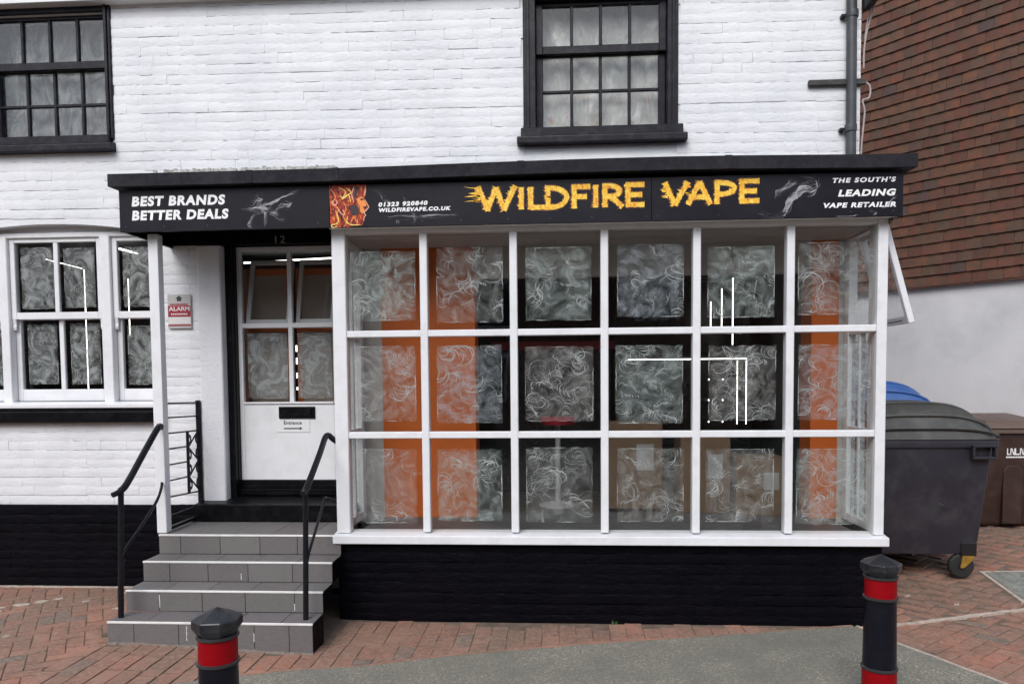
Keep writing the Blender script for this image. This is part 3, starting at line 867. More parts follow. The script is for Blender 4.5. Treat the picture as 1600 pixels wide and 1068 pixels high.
for (a, b, n) in ((-3.36, -3.02, 1), (-2.945, -2.145, 2), (-2.06, -1.68, 1)):
    for nm, zb, zt, yy, rb, rt in (("lower_sash", 1.641, 2.224, 0.725, 0.102, 0.0), ("upper_sash", 2.284, 2.860, 0.685, 0.0, 0.036)):
        m = MB()
        st = 0.046
        if nm == "lower_sash":
            zlo, zhi = 1.54, 2.265
        else:
            zlo, zhi = 2.226, 2.896
        m.box(a + 0.002, a + st, yy, yy + 0.038, zlo, zhi).box(b - st, b - 0.002, yy, yy + 0.038, zlo, zhi)
        m.box(a + st, b - st, yy + 0.001, yy + 0.037, zlo, zb).box(a + st, b - st, yy + 0.001, yy + 0.037, zt, zhi)
        if nm == "upper_sash":        # horns
            for hx in ((a + 0.002, a + 0.034), (b - 0.034, b - 0.002)):
                m.prism_x([(yy + 0.002, 2.226), (yy + 0.036, 2.226), (yy + 0.03, 2.19), (yy + 0.024, 2.165), (yy + 0.027, 2.145), (yy + 0.012, 2.135), (yy + 0.005, 2.16), (yy + 0.009, 2.185)], *hx)
        m.build(nm, M["white"], lwin, 0.004)
        cells = [(a + st, b - st)]
        if n == 2:
            mid = (a + b) / 2
            MB().box(mid - 0.02, mid + 0.02, yy + 0.004, yy + 0.034, zb, zt).build("glazing_bar", M["white"], lwin, 0.004)
            cells = [(a + st, mid - 0.02), (mid + 0.02, b - st)]
        for c in cells:
            MB().box(c[0], c[1], yy + 0.02, yy + 0.024, zb, zt).build("pane", M["glass"], lwin)
            lwin_panes.append((c[0], c[1], zb, zt, yy + 0.034))
def wash_patch(x0, x1, z0, z1, y, mat, parent, j=0.006, n=14):
    pts = []
    for i in range(n):
        pts.append((x0 + (x1 - x0) * i / n, z0 + rnd.uniform(-j, j)))
    for i in range(n):
        pts.append((x1 + rnd.uniform(-j, j) * 0.6, z0 + (z1 - z0) * i / n))
    for i in range(n):
        pts.append((x1 - (x1 - x0) * i / n, z1 + rnd.uniform(-j, j)))
    for i in range(n):
        pts.append((x0 + rnd.uniform(-j, j) * 0.6, z1 - (z1 - z0) * i / n))
    mb = MB()
    n4 = len(pts)
    cx_, cz_ = (x0 + x1) / 2, (z0 + z1) / 2
    fx, fz = 1 - 0.07 / (x1 - x0), 1 - 0.07 / (z1 - z0)
    inner = [(cx_ + (x - cx_) * fx + rnd.uniform(-.006, .006), cz_ + (z - cz_) * fz + rnd.uniform(-.006, .006)) for x, z in pts]
    mb.v = [(x, y, z) for x, z in pts + inner]
    mb.f = [(k, (k + 1) % n4, (k + 1) % n4 + n4, k + n4) for k in range(n4)] + [tuple(range(n4, 2 * n4))]
    o = mb.build("whitewash", mat, parent)
    at = o.data.attributes.new("fade", 'FLOAT', 'POINT')
    for k in range(2 * n4):
        at.data[k].value = rnd.uniform(0.25, 0.75) if k < n4 else 1.0
    swirls(x0, x1, z0, z1, y - 0.0012, parent, STROKE_SOFT if mat is WASH_DENSE else STROKE, o)
    return o
def swirls(x0, x1, z0, z1, y, parent, mat, sheet_o):
    r = random.Random(int(x0 * 977 + z0 * 131 + 50000))
    vs, fs = [], []
    H_ = z1 - z0; W_ = x1 - x0
    soft = mat is STROKE_SOFT
    def line(P, wmax):
        n_ = len(P)
        o0 = len(vs)
        yy = y + r.uniform(0, 0.0008)
        for i, p in enumerate(P):
            q0, q1 = P[max(0, i - 1)], P[min(n_ - 1, i + 1)]
            d = Vector((q1[0] - q0[0], q1[1] - q0[1]))
            d = d.normalized() if d.length > 1e-6 else Vector((1, 0))
            w_ = wmax * math.sin(math.pi * (i + 0.35) / (n_ - 0.3)) * r.uniform(0.7, 1.1)
            for sd in (1, -1):
                vs.append((min(x1, max(x0, p[0] - d.y * w_ * sd)), yy, min(z1, max(z0, p[1] + d.x * w_ * sd))))
        for i in range(n_ - 1):
            fs.append((o0 + 2 * i, o0 + 2 * i + 1, o0 + 2 * i + 3, o0 + 2 * i + 2))
    for c in range(int(r.uniform(26, 40) * (W_ * H_) / 0.3) + 3):
        cx_, cz_ = x0 + W_ * r.random(), z0 + H_ * r.random()
        th = r.uniform(0, 6.3); R = r.choice((0.015, 0.024, 0.036, 0.05, 0.075)) * r.uniform(0.8, 1.2)
        sgn = r.choice((-1, 1)); span = math.radians(r.uniform(110, 290)); a0 = r.uniform(0, 6.3)
        n_arc = r.randrange(3, 9); adv = r.uniform(0.010, 0.022)
        wl_ = r.choice((0.0006, 0.0009, 0.0013, 0.0024)) * r.uniform(0.8, 1.2) * (0.75 if soft else 1.0)
        for k in range(n_arc):
            P = []
            rr = R * r.uniform(0.7, 1.25); sp_ = span * r.uniform(0.4, 1.2); e = r.uniform(0.6, 1.0); wob_ = r.uniform(0.0, 0.22); pw = r.uniform(0, 6.3)
            for i in range(13):
                a = a0 + sgn * sp_ * i / 12
                rq = rr * (1 + wob_ * math.sin(2.3 * a + pw))
                P.append((cx_ + rq * math.cos(a), cz_ + rq * e * math.sin(a)))
            line(P, wl_ * r.uniform(0.6, 1.3))
            cx_ += adv * math.cos(th); cz_ += adv * math.sin(th)
            th += r.uniform(-.25, .25); a0 += r.uniform(-.15, .15)
    # paint gathered along the rims of the wiped patch
    for c in range(10):
        e = r.randrange(4); u = r.uniform(0, 0.7); L = r.uniform(0.06, 0.2)
        P = []
        for i in range(9):
            k = u + L / max(W_, H_) * i / 8; q = r.uniform(0.0, 0.006)
            P.append({0: (x0 + W_ * k, z0 + q), 1: (x0 + W_ * k, z1 - q), 2: (x0 + q, z0 + H_ * k), 3: (x1 - q, z0 + H_ * k)}[e])
        line(P, r.uniform(0.0012, 0.003))
    me = bpy.data.meshes.new("whitewash_stroke")
    me.from_pydata(vs, [], fs)
    me.materials.append(mat)
    o = link("whitewash_stroke", me, parent)
    o["kind"] = "stuff"
for (a, b, zb, zt, y) in lwin_panes:
    w_, h_ = b - a, zt - zb
    wash_patch(a + w_ * rnd.uniform(.08, .13), b - w_ * rnd.uniform(.06, .12), zb + h_ * rnd.uniform(.05, .08), zt - h_ * rnd.uniform(.05, .10), y, WASH_DENSE, lwin)

# ---- doorway
pil = MB().box(-1.277, -1.09, 0.57, 0.75, 0.684, 2.791)
pil.build("door_pilaster", M["wall"], bld, 0.008)
df_ = MB().box(-1.09, -1.04, 0.655, 0.80, 0.73, 2.83).box(-1.062, -1.034, 0.70, 0.80, 0.73, 2.83)
df_.box(-0.19, -0.02, 0.655, 0.80, 0.73, 2.83).box(-1.09, -0.02, 0.74, 0.80, 2.806, 3.06)
dfr = df_.build("door_frame", M["black"], bld, 0.004)
MB().box(-1.49, 0.0, 0.565, 0.60, 2.792, 3.03).box(-1.276, 0.0, 0.60, 0.74, 2.822, 3.03).build("door_head", M["black"], bld)
MB().box(-1.505, -1.485, -0.075, 0.60, 2.775, 3.062).build("porch_end_board", M["black"], bld)
dr = MB()
yd = 0.75
dr.box(-1.033, -0.997, yd, yd + 0.045, 0.868, 2.803).box(-0.232, -0.197, yd, yd + 0.045, 0.868, 2.803)
dr.box(-0.997, -0.232, yd + 0.001, yd + 0.044, 2.766, 2.803)
dr.box(-0.997, -0.232, yd + 0.001, yd + 0.044, 2.135, 2.176)
dr.box(-0.608, -0.570, yd + 0.002, yd + 0.043, 1.52, 2.766)
dr.box(-0.997, -0.232, yd + 0.001, yd + 0.044, 0.868, 1.52)
door = dr.build("door", M["white"], bld, 0.004)
MB().box(-0.997, -0.232, yd - 0.012, yd + 0.002, 1.505, 1.522).build("door_bead", M["white"], door, 0.003)
for xa, xb in ((-0.997, -0.608), (-0.570, -0.232)):
    MB().box(xa, xb, yd + 0.02, yd + 0.024, 2.176, 2.766).build("pane", M["glass"], door)
    MB().box(xa, xb, yd + 0.02, yd + 0.024, 1.52, 2.135).build("pane", M["glass"], door)
    wash_patch(xa + 0.03, xb - 0.02, 1.55, 2.09, yd + 0.03, WASH_DENSE, door)
    # hopper light tilted inwards
    hp = MB()
    hp.box(xa + 0.006, xa + 0.04, 0, 0.03, 0, 0.56).box(xb - 0.04, xb - 0.006, 0, 0.03, 0, 0.56)
    hp.box(xa + 0.04, xb - 0.04, 0, 0.03, 0, 0.035).box(xa + 0.04, xb - 0.04, 0, 0.03, 0.525, 0.56)
    hp.rotate(Matrix.Translation((0, yd + 0.06, 2.178)) @ Matrix.Rotation(math.radians(-14), 4, 'X'))
    hp.build("hopper_frame", M["white_dull"], door, 0.003)
lb = MB().box(-0.70, -0.392, yd - 0.012, yd + 0.002, 1.382, 1.482)
lbx = lb.build("letter_box", M["black"], door, 0.006, 2)
MB().box(-0.67, -0.42, yd - 0.019, yd - 0.010, 1.40, 1.464).build("flap", M["black"], door, 0.004)
# threshold: black sloping sill and riser
th = MB()
th.hexa([(-1.30, 0.449, 0.572), (0.02, 0.449, 0.572), (0.02, 0.80, 0.572), (-1.30, 0.80, 0.572)],
        [(-1.30, 0.449, 0.715), (0.02, 0.449, 0.715), (0.02, 0.80, 0.742), (-1.30, 0.80, 0.742)])
th.build("door_step", M["black"], bld, 0.010, 2)
MB().box(-1.09, -0.02, 0.715, 0.79, 0.742, 0.80).box(-1.035, -0.195, 0.735, 0.79, 0.80, 0.866).build("door_sill", M["black"], bld, 0.006)
num = MB()

# ---- porch post and soffits, flat roof
MB().box(-1.362, -1.288, 0.0, 0.074, 0.575, 2.775).build("porch_post", M["white"], bld, 0.006, 2)
MB().box(-1.49, 0.0, -0.075, 0.62, 3.03, 3.062).build("porch_soffit", M["black"], bld)
MB().box(0.004, 3.925, -0.075, 0.62, 2.776, 2.80).build("bay_soffit", M["white_dull"], bld)
rf = MB()
def roof_z(x):
    return 3.168 + 0.02 * ss(-0.2, 2.0, x) - 0.02 * ss(2.4, 4.0, x)
n = 14
for k in range(n):
    xa = -1.553 + 5.564 * k / n; xb = -1.553 + 5.564 * (k + 1) / n
    za, zb = roof_z(xa), roof_z(xb)
    rf.hexa([(xa, -0.155, za - 0.087), (xb, -0.155, zb - 0.087), (xb, 0.60, zb - 0.07), (xa, 0.60, za - 0.07)],
            [(xa, -0.155, za), (xb, -0.155, zb), (xb, 0.60, zb + 0.03), (xa, 0.60, za + 0.03)])
bm_ = rf
roof = bm_.build("flat_roof", M["felt"], bld)
for xs_ in (-0.55, 0.06, 1.35, 2.75):
    MB().box(xs_, xs_ + 0.05, -0.1585, 0.5, roof_z(xs_) - 0.088, roof_z(xs_) + 0.0035).build("felt_lap", M["felt"], roof, 0.003)
# boarding behind the sign
MB().box(-1.50, 3.935, -0.078, -0.03, 2.79, 3.066).build("fascia_board", M["black"], bld)
MB().box(3.895, 3.945, -0.07, 0.6, 2.79, 3.06).build("fascia_return", M["black"], bld)
MB().hexa([(3.90, -0.05, 2.735), (3.93, -0.05, 2.765), (3.93, 0.5, 2.765), (3.90, 0.5, 2.735)], [(3.90, -0.05, 2.758), (3.93, -0.05, 2.785), (3.93, 0.5, 2.785), (3.90, 0.5, 2.758)]).build("edge_batten", M["timber"], bld)
# ragged flashing along the roof and wall joint
fl_ = MB(); N = 70
for k in range(N):
    xa = -1.62 + 1.5 * k / N; xb = -1.62 + 1.5 * (k + 1) / N
    h = 0.020 + 0.016 * noise.noise(Vector((k * 0.7, 3, 1))) 
    if noise.noise(Vector((k * 0.23, 9, 1))) > -0.35:
        z0 = 3.378
        fl_.hexa([(xa, 0.575, z0 - 0.03), (xb, 0.575, z0 - 0.03), (xb, 0.6, z0 - 0.01), (xa, 0.6, z0 - 0.01)],
                 [(xa, 0.572 + 0.01 * rnd.random(), z0 + h), (xb, 0.572 + 0.01 * rnd.random(), z0 + h), (xb, 0.6, z0 + h), (xa, 0.6, z0 + h)])
fl_.build("flashing", M["lead"], bld)

# ---- bay window
zt, zg, zs = 2.757, 0.590, 0.511
fr = MB().box(0.0, 0.098, 0.0, 0.09, zs + 0.07, zt + 0.02).box(3.828, 3.897, 0.0, 0.09, zs + 0.07, zt + 0.02)
fr.box(0.098, 3.828, 0.003, 0.088, zt - 0.012, zt + 0.02)
bay = fr.build("bay_window", M["white"], bld, 0.005)
bay["label"] = "large white timber bay window of eighteen panes"
MB().hexa([(-0.022, -0.045, zs), (3.918, -0.045, zs), (3.918, 0.12, zs), (-0.022, 0.12, zs)],
          [(-0.022, -0.045, zg - 0.018), (3.918, -0.045, zg - 0.018), (3.918, 0.12, zg), (-0.022, 0.12, zg)]).build("sill", M["white"], bay, 0.006, 2)
mx_ = [0.664 + 0.6444 * k for k in range(5)]
z1, z2 = 2.030, 1.297
for x in mx_:
    MB().box(x - 0.027, x + 0.027, 0.002, 0.08, zg, zt - 0.010).build("mullion", M["white"], bay, 0.005)
for z in (z1, z2):
    MB().box(0.098, 3.828, 0.008, 0.074, z - 0.024, z + 0.024).build("transom", M["white"], bay, 0.005)
xcells = []
lefts = [0.098] + [x + 0.027 for x in mx_]
rights = [x - 0.027 for x in mx_] + [3.828]
zc = [(zg, z2 - 0.024), (z2 + 0.024, z1 - 0.024), (z1 + 0.024, zt - 0.012)]
for r_i, (za, zb) in enumerate(zc):
    for c_i in range(6):
        xa, xb = lefts[c_i], rights[c_i]
        p = MB().box(xa, xb, -0.002, 0.002, za, zb)
        cxp, czp = (xa + xb) / 2, (za + zb) / 2
        p.rotate(Matrix.Translation((cxp, 0.045, czp)) @ Matrix.Rotation(rnd.uniform(-.006, .006), 4, 'X') @ Matrix.Rotation(rnd.uniform(-.006, .006), 4, 'Z') @ Matrix.Translation((-cxp, 0, -czp)))
        p.build("pane", M["glass"], bay)
        w_, h_ = xb - xa, zb - za
        ml, mr, mt_, mb_ = 0.10, 0.10, 0.11, 0.09
        if c_i == 0: ml, mr = 0.06, 0.08
        if c_i == 5: ml, mr = 0.07, 0.02
        if r_i == 2: mt_ = 0.16
        wash_patch(xa + w_ * (ml + rnd.uniform(-.02, .02)), xb - w_ * (mr + rnd.uniform(-.015, .02)), za + h_ * (mb_ + rnd.uniform(-.02, .02)), zb - h_ * (mt_ + rnd.uniform(-.02, .03)),
                   0.056, WASH[(c_i * 2 + r_i * 3 + (c_i == 3)) % 4], bay, 0.007)
# glazed returns
for side, xr in ((0, 0.0), (1, 3.832)):
    rt = MB()
    rt.box(xr, xr + 0.065, 0.09, 0.16, zg, zt + 0.02).box(xr, xr + 0.065, 0.52, 0.60, zg, zt + 0.02).box(xr + 0.003, xr + 0.062, 0.16, 0.52, zg, zg + 0.06).box(xr + 0.003, xr + 0.062, 0.16, 0.52, zt - 0.03, zt + 0.02)
    rt.box(xr + 0.004, xr + 0.06, 0.16, 0.52, z1 - 0.022, z1 + 0.022).box(xr + 0.004, xr + 0.06, 0.16, 0.52, z2 - 0.022, z2 + 0.022)
    rt.box(xr + 0.008, xr + 0.056, 0.325, 0.355, zg + 0.06, (zt - 0.03 if side == 0 else z1 - 0.022))
    rt.build("side_light", M["white"], bay, 0.004)
    for za, zb in zc[:3 if side == 0 else 2]:
        MB().box(xr + 0.03, xr + 0.034, 0.16, 0.52, za, zb).build("pane", M["glass"], bay)
        wm = MB(); xx = xr + (0.042 if side == 0 else 0.022)
        wm.v = [(xx, 0.19, za + 0.04), (xx, 0.49, za + 0.04), (xx, 0.49, zb - 0.05), (xx, 0.19, zb - 0.05)]; wm.f = [(0, 1, 2, 3)]
        wo = wm.build("whitewash", WASH_DENSE if side else WASH[0], bay)
        at = wo.data.attributes.new("fade", 'FLOAT', 'POINT')
        for k in range(4):
            at.data[k].value = 0.8
# open top-hung light on the right return
aw = MB()
aw.box(0, 0.042, 0.0, 0.045, -0.71, 0).box(0, 0.042, 0.40, 0.445, -0.71, 0).box(0.002, 0.040, 0.045, 0.40, -0.05, 0).box(0.002, 0.040, 0.045, 0.40, -0.71, -0.655)
Rw = Matrix.Translation((3.90, 0.10, 2.748)) @ Matrix.Rotation(math.radians(-15.5), 4, 'Y')
awn = aw.rotate(Rw).build("open_casement", M["white"], bay, 0.004)
MB().box(0.018, 0.022, 0.045, 0.40, -0.655, -0.05).rotate(Rw).build("pane", M["glass"], bay)
MB().box(0.0, 0.006, 0.0, 0.018, 0.0, 0.20).rotate(Matrix.Translation((3.895, 0.2, 2.06)) @ Matrix.Rotation(math.radians(80), 4, 'Y')).build("casement_stay", M["iron"], bay)

# ---- interior shell of the shop
ib = MB()
ib.box(-4.54, 3.85, 5.4, 5.5, 0.4, 3.0).box(-4.54, -4.5, 0.86, 5.4, 0.4, 3.0).box(3.81, 3.85, 0.86, 5.4, 0.4, 3.0)
ib.box(-1.62, -1.28, 0.86, 0.90, 0.4, 3.0)
ib.build("interior_wall", M["int_dark"], bld)
MB().box(-4.5, 3.81, 0.851, 5.4, 0.36, 0.56).build("interior_floor", M["int_floor"], bld)
MB().box(-4.5, 3.81, 0.851, 5.4, 2.96, 3.04).build("interior_ceiling", M["int_dark"], bld)
MB().box(0.16, 3.737, 0.10, 0.85, 0.50, 0.585).build("window_deck", M["deck"], bld)
MB().box(0.065, 3.832, 0.10, 0.66, 2.742, 2.775).build("bay_ceiling", M["int_ceiling"], bld)
MB().box(0.97, 3.58, 0.60, 0.70, 2.50, 2.742).build("inner_header", M["int_ceiling"], bld)
MB().box(0.215, 0.965, 0.600, 0.85, 0.587, 2.742).build("orange_pier", M["orange"], bld)
MB().box(3.585, 3.79, 0.600, 0.85, 0.587, 2.742).build("orange_pier", M["orange"], bld)
MB().box(0.0, 0.213, 0.61, 0.85, 0.55, 2.775).box(3.792, 3.9, 0.61, 0.85, 0.55, 2.775).build("inner_return", M["int_ceiling"], bld)

# ---- downpipe, tie bar, gutter end on the main wall
dp = MB().tube([(3.845, 0.55, 3.15), (3.84, 0.55, 4.0), (3.832, 0.55, 4.72)], 0.037, 16)
dpipe = dp.build("downpipe", M["pipe"], bld, smooth=True)
for z in (3.56, 4.40):
    MB().lathe([(0.043, z - 0.02), (0.045, z), (0.043, z + 0.03)], 3.84, 0.55, 16).build("pipe_socket", M["pipe"], dpipe, smooth=True)
    MB().box(3.765, 3.80, 0.555, 0.60, z - 0.012, z + 0.014).build("pipe_bracket", M["iron"], dpipe, 0.004)
MB().box(3.53, 3.955, 0.56, 0.592, 3.893, 3.938).build("tie_bar", M["rust"], bld, 0.006)
MB().prism_y([(3.935, 4.44), (3.99, 4.46), (4.12, 4.60), (4.14, 4.9), (3.93, 4.9)], 0.42, 0.62).build("gutter_end", M["black"], bld, 0.01)

# ------------------------------------------------------------------ sign
YS = -0.082
sign = thing("fascia_sign", (1.2, -0.1, 2.77), "long black fascia sign with fiery yellow lettering, flame head and white text", "sign")
for xa, xb in ((-1.508, 0.022), (0.024, 2.268), (2.270, 3.944)):
    MB().box(xa, xb, -0.098, YS + 0.003, 2.772, 3.068).build("sign_panel", M["fascia"], sign, 0.002)
def text_mesh(body, x0, x1, z0, z1, y, mat, parent, name, shear=0.0, off=0.02, spacing=1.0, tilt=0.0):
    cu = bpy.data.curves.new("t", 'FONT')
    cu.body = body
    cu.size = 1.0
    cu.shear = shear
    cu.offset = off
    cu.space_character = spacing
    cu.resolution_u = 4
    ob = bpy.data.objects.new("t", cu)
    col.objects.link(ob)
    dg = bpy.context.evaluated_depsgraph_get()
    me = bpy.data.meshes.new_from_object(ob.evaluated_get(dg))
    bpy.data.objects.remove(ob)
    bpy.data.curves.remove(cu)
    xs_ = [v.co.x for v in me.vertices]; ys_ = [v.co.y for v in me.vertices]
    a, b, c, d = min(xs_), max(xs_), min(ys_), max(ys_)
    for vtx in me.vertices:
        u = (vtx.co.x - a) / (b - a); w = (vtx.co.y - c) / (d - c)
        vtx.co = (x0 + (x1 - x0) * u, y, z0 + (z1 - z0) * w + tilt * u)
    me.materials.clear(); me.materials.append(mat)
    me.name = name
    return link(name, me, parent)
YT = -0.0992
text_mesh("BEST BRANDS", -1.414, -0.728, 2.950, 3.022, YT, M["lettering"], sign, "lettering", 0.12, 0.050, 1.16)
text_mesh("BETTER DEALS", -1.416, -0.706, 2.851, 2.922, YT, M["lettering"], sign, "lettering", 0.12, 0.050, 1.16)
text_mesh("01323 920840", 0.372, 0.720, 2.908, 2.940, YT, M["lettering"], sign, "lettering", 0.15, 0.055, 1.22, 0.006)
text_mesh("WILDFIREVAPE.CO.UK", 0.374, 0.882, 2.872, 2.900, YT, M["lettering"], sign, "lettering", 0.15, 0.055, 1.2, 0.004)
text_mesh("THE SOUTH'S", 3.478, 3.894, 3.000, 3.034, YT, M["lettering"], sign, "lettering", 0.2, 0.05, 1.28)
text_mesh("LEADING", 3.515, 3.896, 2.908, 2.954, YT, M["lettering"], sign, "lettering", 0.2, 0.05, 1.18)
text_mesh("VAPE RETAILER", 3.421, 3.898, 2.834, 2.868, YT, M["lettering"], sign, "lettering", 0.2, 0.05, 1.2)
# fiery letters built from ragged strokes
layer = [0]
def stroke(mb, pts, w, jag, y, seed, tails=0.0, flare=1.0):
    r = random.Random(seed)
    P = []
    for a, b in zip(pts[:-1], pts[1:]):
        n_ = max(1, int(math.hypot(b[0] - a[0], b[1] - a[1]) / 0.006))
        P += [(a[0] + (b[0] - a[0]) * k / n_, a[1] + (b[1] - a[1]) * k / n_) for k in range(n_)]
    P.append(pts[-1])
    o = len(mb.v)
    m = len(P)
    for i, p in enumerate(P):
        q0, q1 = P[max(0, i - 2)], P[min(m - 1, i + 2)]
        d = Vector((q1[0] - q0[0], q1[1] - q0[1])).normalized()
        nn = Vector((-d.y, d.x))
        e = abs(2.0 * i / max(1, m - 1) - 1)
        ww = w * (1 + (flare - 1) * e ** 3)
        for s in (1, -1):
            k = ww + r.uniform(-jag, jag)
            if nn.x * s < -0.4 and r.random() < 0.28:
                k += tails * r.random()
            mb.v.append((p[0] + nn.x * k * s, y, p[1] + nn.y * k * s))
    for i in range(m - 1):
        mb.f.append((o + 2 * i, o + 2 * i + 2, o + 2 * i + 3, o + 2 * i + 1))
def arc(cx_, cz_, rx, rz, a0, a1, n_=12):
    return [(cx_ + rx * math.cos(math.radians(a0 + (a1 - a0) * k / n_)), cz_ + rz * math.sin(math.radians(a0 + (a1 - a0) * k / n_))) for k in range(n_ + 1)]
def letter(ch, x0, x1, z0, z1):
    w = 0.0168
    W_, H_ = x1 - x0, z1 - z0
    def q(u, v_):
        return (x0 + W_ * u, z0 + H_ * v_)
    L_ = x0 + w; R__ = x1 - w; T_ = z1 - w * 0.8; B_ = z0 + w * 0.8; Mz = (z0 + z1) / 2
    if ch == 'W': return [[(x0 + w, z1), q(.30, 0.02)], [q(.28, 0.02), q(.5, .95)], [q(.5, .95), q(.70, .02)], [q(.68, .02), (x1 - w * .6, z1)]]
    if ch == 'V': return [[(x0 + w, z1), q(.47, 0.0)], [q(.45, 0.0), (x1 - w * .7, z1)]]
    if ch == 'A': return [[(x0 + w * .6, z0), q(.5, 1.0)], [q(.48, 1.0), (x1 - w, z0)], [q(.22, .33), q(.78, .33)]]
    if ch == 'I': return [[((x0 + x1) / 2, z0), ((x0 + x1) / 2, z1)]]
    if ch == 'L': return [[(L_, z0), (L_, z1)], [(L_, B_), (x1, B_)]]
    if ch == 'F': return [[(L_, z0), (L_, z1)], [(L_ - w, T_), (x1, T_)], [(L_, Mz), (x1 - W_ * .18, Mz)]]
    if ch == 'E': return [[(L_, z0), (L_, z1)], [(L_ - w, T_), (x1, T_)], [(L_, Mz), (x1 - W_ * .12, Mz)], [(L_ - w, B_), (x1, B_)]]
    if ch == 'D': return [[(L_, z0), (L_, z1)], [(L_ - w * 1.2, T_)] + arc(L_ + W_ * .18, Mz, W_ * .82 - 2 * w, H_ / 2 - w * .8, 90, -90) + [(L_ - w, B_)]]
    if ch == 'P': return [[(L_, z0), (L_, z1)], [(L_ - w, T_)] + arc(L_ + W_ * .2, z0 + H_ * .67, W_ * .8 - 2 * w, H_ * .33 - w * .8, 90, -90) + [(L_, z0 + H_ * .34 + w * .8)]]
    if ch == 'R': return [[(L_, z0), (L_, z1)], [(L_ - w, T_)] + arc(L_ + W_ * .2, z0 + H_ * .69, W_ * .74 - 2 * w, H_ * .31 - w * .8, 90, -90) + [(L_, z0 + H_ * .38 + w * .8)], [q(.45, .42), (x1 - w * .4, z0)]]
def kx(px): return 1.066 + (px - 745) * 0.004406
def kv(px): return 2.346 + (px - 1036) * 0.00429
seed = 11
for ch, a, b, f, z0, z1_ in (('W', 743, 808, kx, 2.862, 3.034), ('I', 810, 820, kx, 2.870, 3.022), ('L', 826, 853, kx, 2.868, 3.022), ('D', 853, 890, kx, 2.868, 3.024),
                            ('F', 894, 923, kx, 2.868, 3.028), ('I', 926, 937, kx, 2.872, 3.026), ('R', 942, 975, kx, 2.872, 3.030), ('E', 978, 1007, kx, 2.872, 3.034),
                            ('V', 1035, 1078, kv, 2.874, 3.032), ('A', 1073, 1115, kv, 2.876, 3.032), ('P', 1117, 1152, kv, 2.876, 3.034), ('E', 1156, 1187, kv, 2.880, 3.040)):
    bg = MB(); fg = MB()
    for k, pts in enumerate(letter(ch, f(a), f(b), z0, z1_)):
        seed += 1
        stroke(bg, pts, 0.0220, 0.004, -0.0984 - k * 0.00004, seed, 0.014, 1.12)
        stroke(fg, pts, 0.0163, 0.0030, -0.0991 - k * 0.00008, seed + 500, 0.024 if ch in "WV" else 0.012, 1.10)
    if ch in "WVDA":            # flame tongues licking off the left side
        nt_ = 9 if ch == 'W' else 4
        for k in range(nt_):
            zz = z0 + (z1_ - z0) * rnd.uniform(0.35, 0.95)
            xx = f(a) + (z1_ - zz) * 0.12 + 0.01
            ln = rnd.uniform(0.03, 0.11 if ch == 'W' else 0.035)
            fg.add([(xx + 0.015, -0.0996, zz + 0.006), (xx + 0.015, -0.0996, zz - 0.006), (xx - ln * 0.5, -0.0996, zz - 0.001 + rnd.uniform(-.006, .008)), (xx - ln, -0.0996, zz + 0.004 + rnd.uniform(-.008, .012)), (xx - ln * 0.5, -0.0996, zz + 0.006)], [(0, 4, 3, 2, 1)])
    bg.build("letter_outline", M["fire_edge"], sign)  # printed dark brown border, slightly wider than the letter
    o = fg.build("letter", M["fire"], sign)
# flame head
def fh(cx_, cy2):
    return (0.024 + (cx_ - 40) / 460 * 0.282, 3.068 - (cy2 - 95) / 585 * 0.298)
head = [(40, 97), (38, 250), (46, 420), (40, 600), (58, 676), (100, 664), (130, 680), (190, 668), (260, 676), (300, 655), (360, 650), (405, 655), (428, 636), (420, 600), (448, 575), (436, 545), (460, 515), (438, 490), (468, 478), (462, 452), (478, 440), (500, 405), (476, 352), (452, 318), (446, 290), (462, 236), (470, 160), (466, 97)]
hp_ = [fh(*p) for p in head]
fb = MB(); fb.v = [(x, -0.0986, z) for x, z in hp_]; fb.f = [tuple(range(len(hp_)))]
logo = fb.build("flame_head", M["flame"], sign)
def logo_poly(pts, mat, y):
    m = MB(); m.v = [(*[fh(*p)[0]], y, fh(*p)[1]) for p in pts]; m.f = [tuple(range(len(pts)))]
    return m.build("print_patch", mat, logo)
logo_poly([(282, 380), (318, 366), (352, 372), (378, 410), (384, 470), (366, 508), (320, 520), (284, 500), (274, 430)], M["fl_dark"], -0.0990)
logo_poly([(340, 125), (395, 130), (372, 190), (350, 262), (330, 300), (322, 240)], M["fl_dark"], -0.0990)
logo_poly([(392, 292), (436, 284), (444, 300), (410, 316)], M["fl_dark"], -0.0991)
logo_poly([(352, 290), (400, 262), (440, 275), (446, 310), (470, 372), (440, 420), (448, 470), (420, 490), (396, 470), (392, 400), (372, 350)], M["fl_orange"], -0.0988)
logo_poly([(428, 400), (462, 392), (470, 420), (440, 432)], M["fl_dark"], -0.0992)
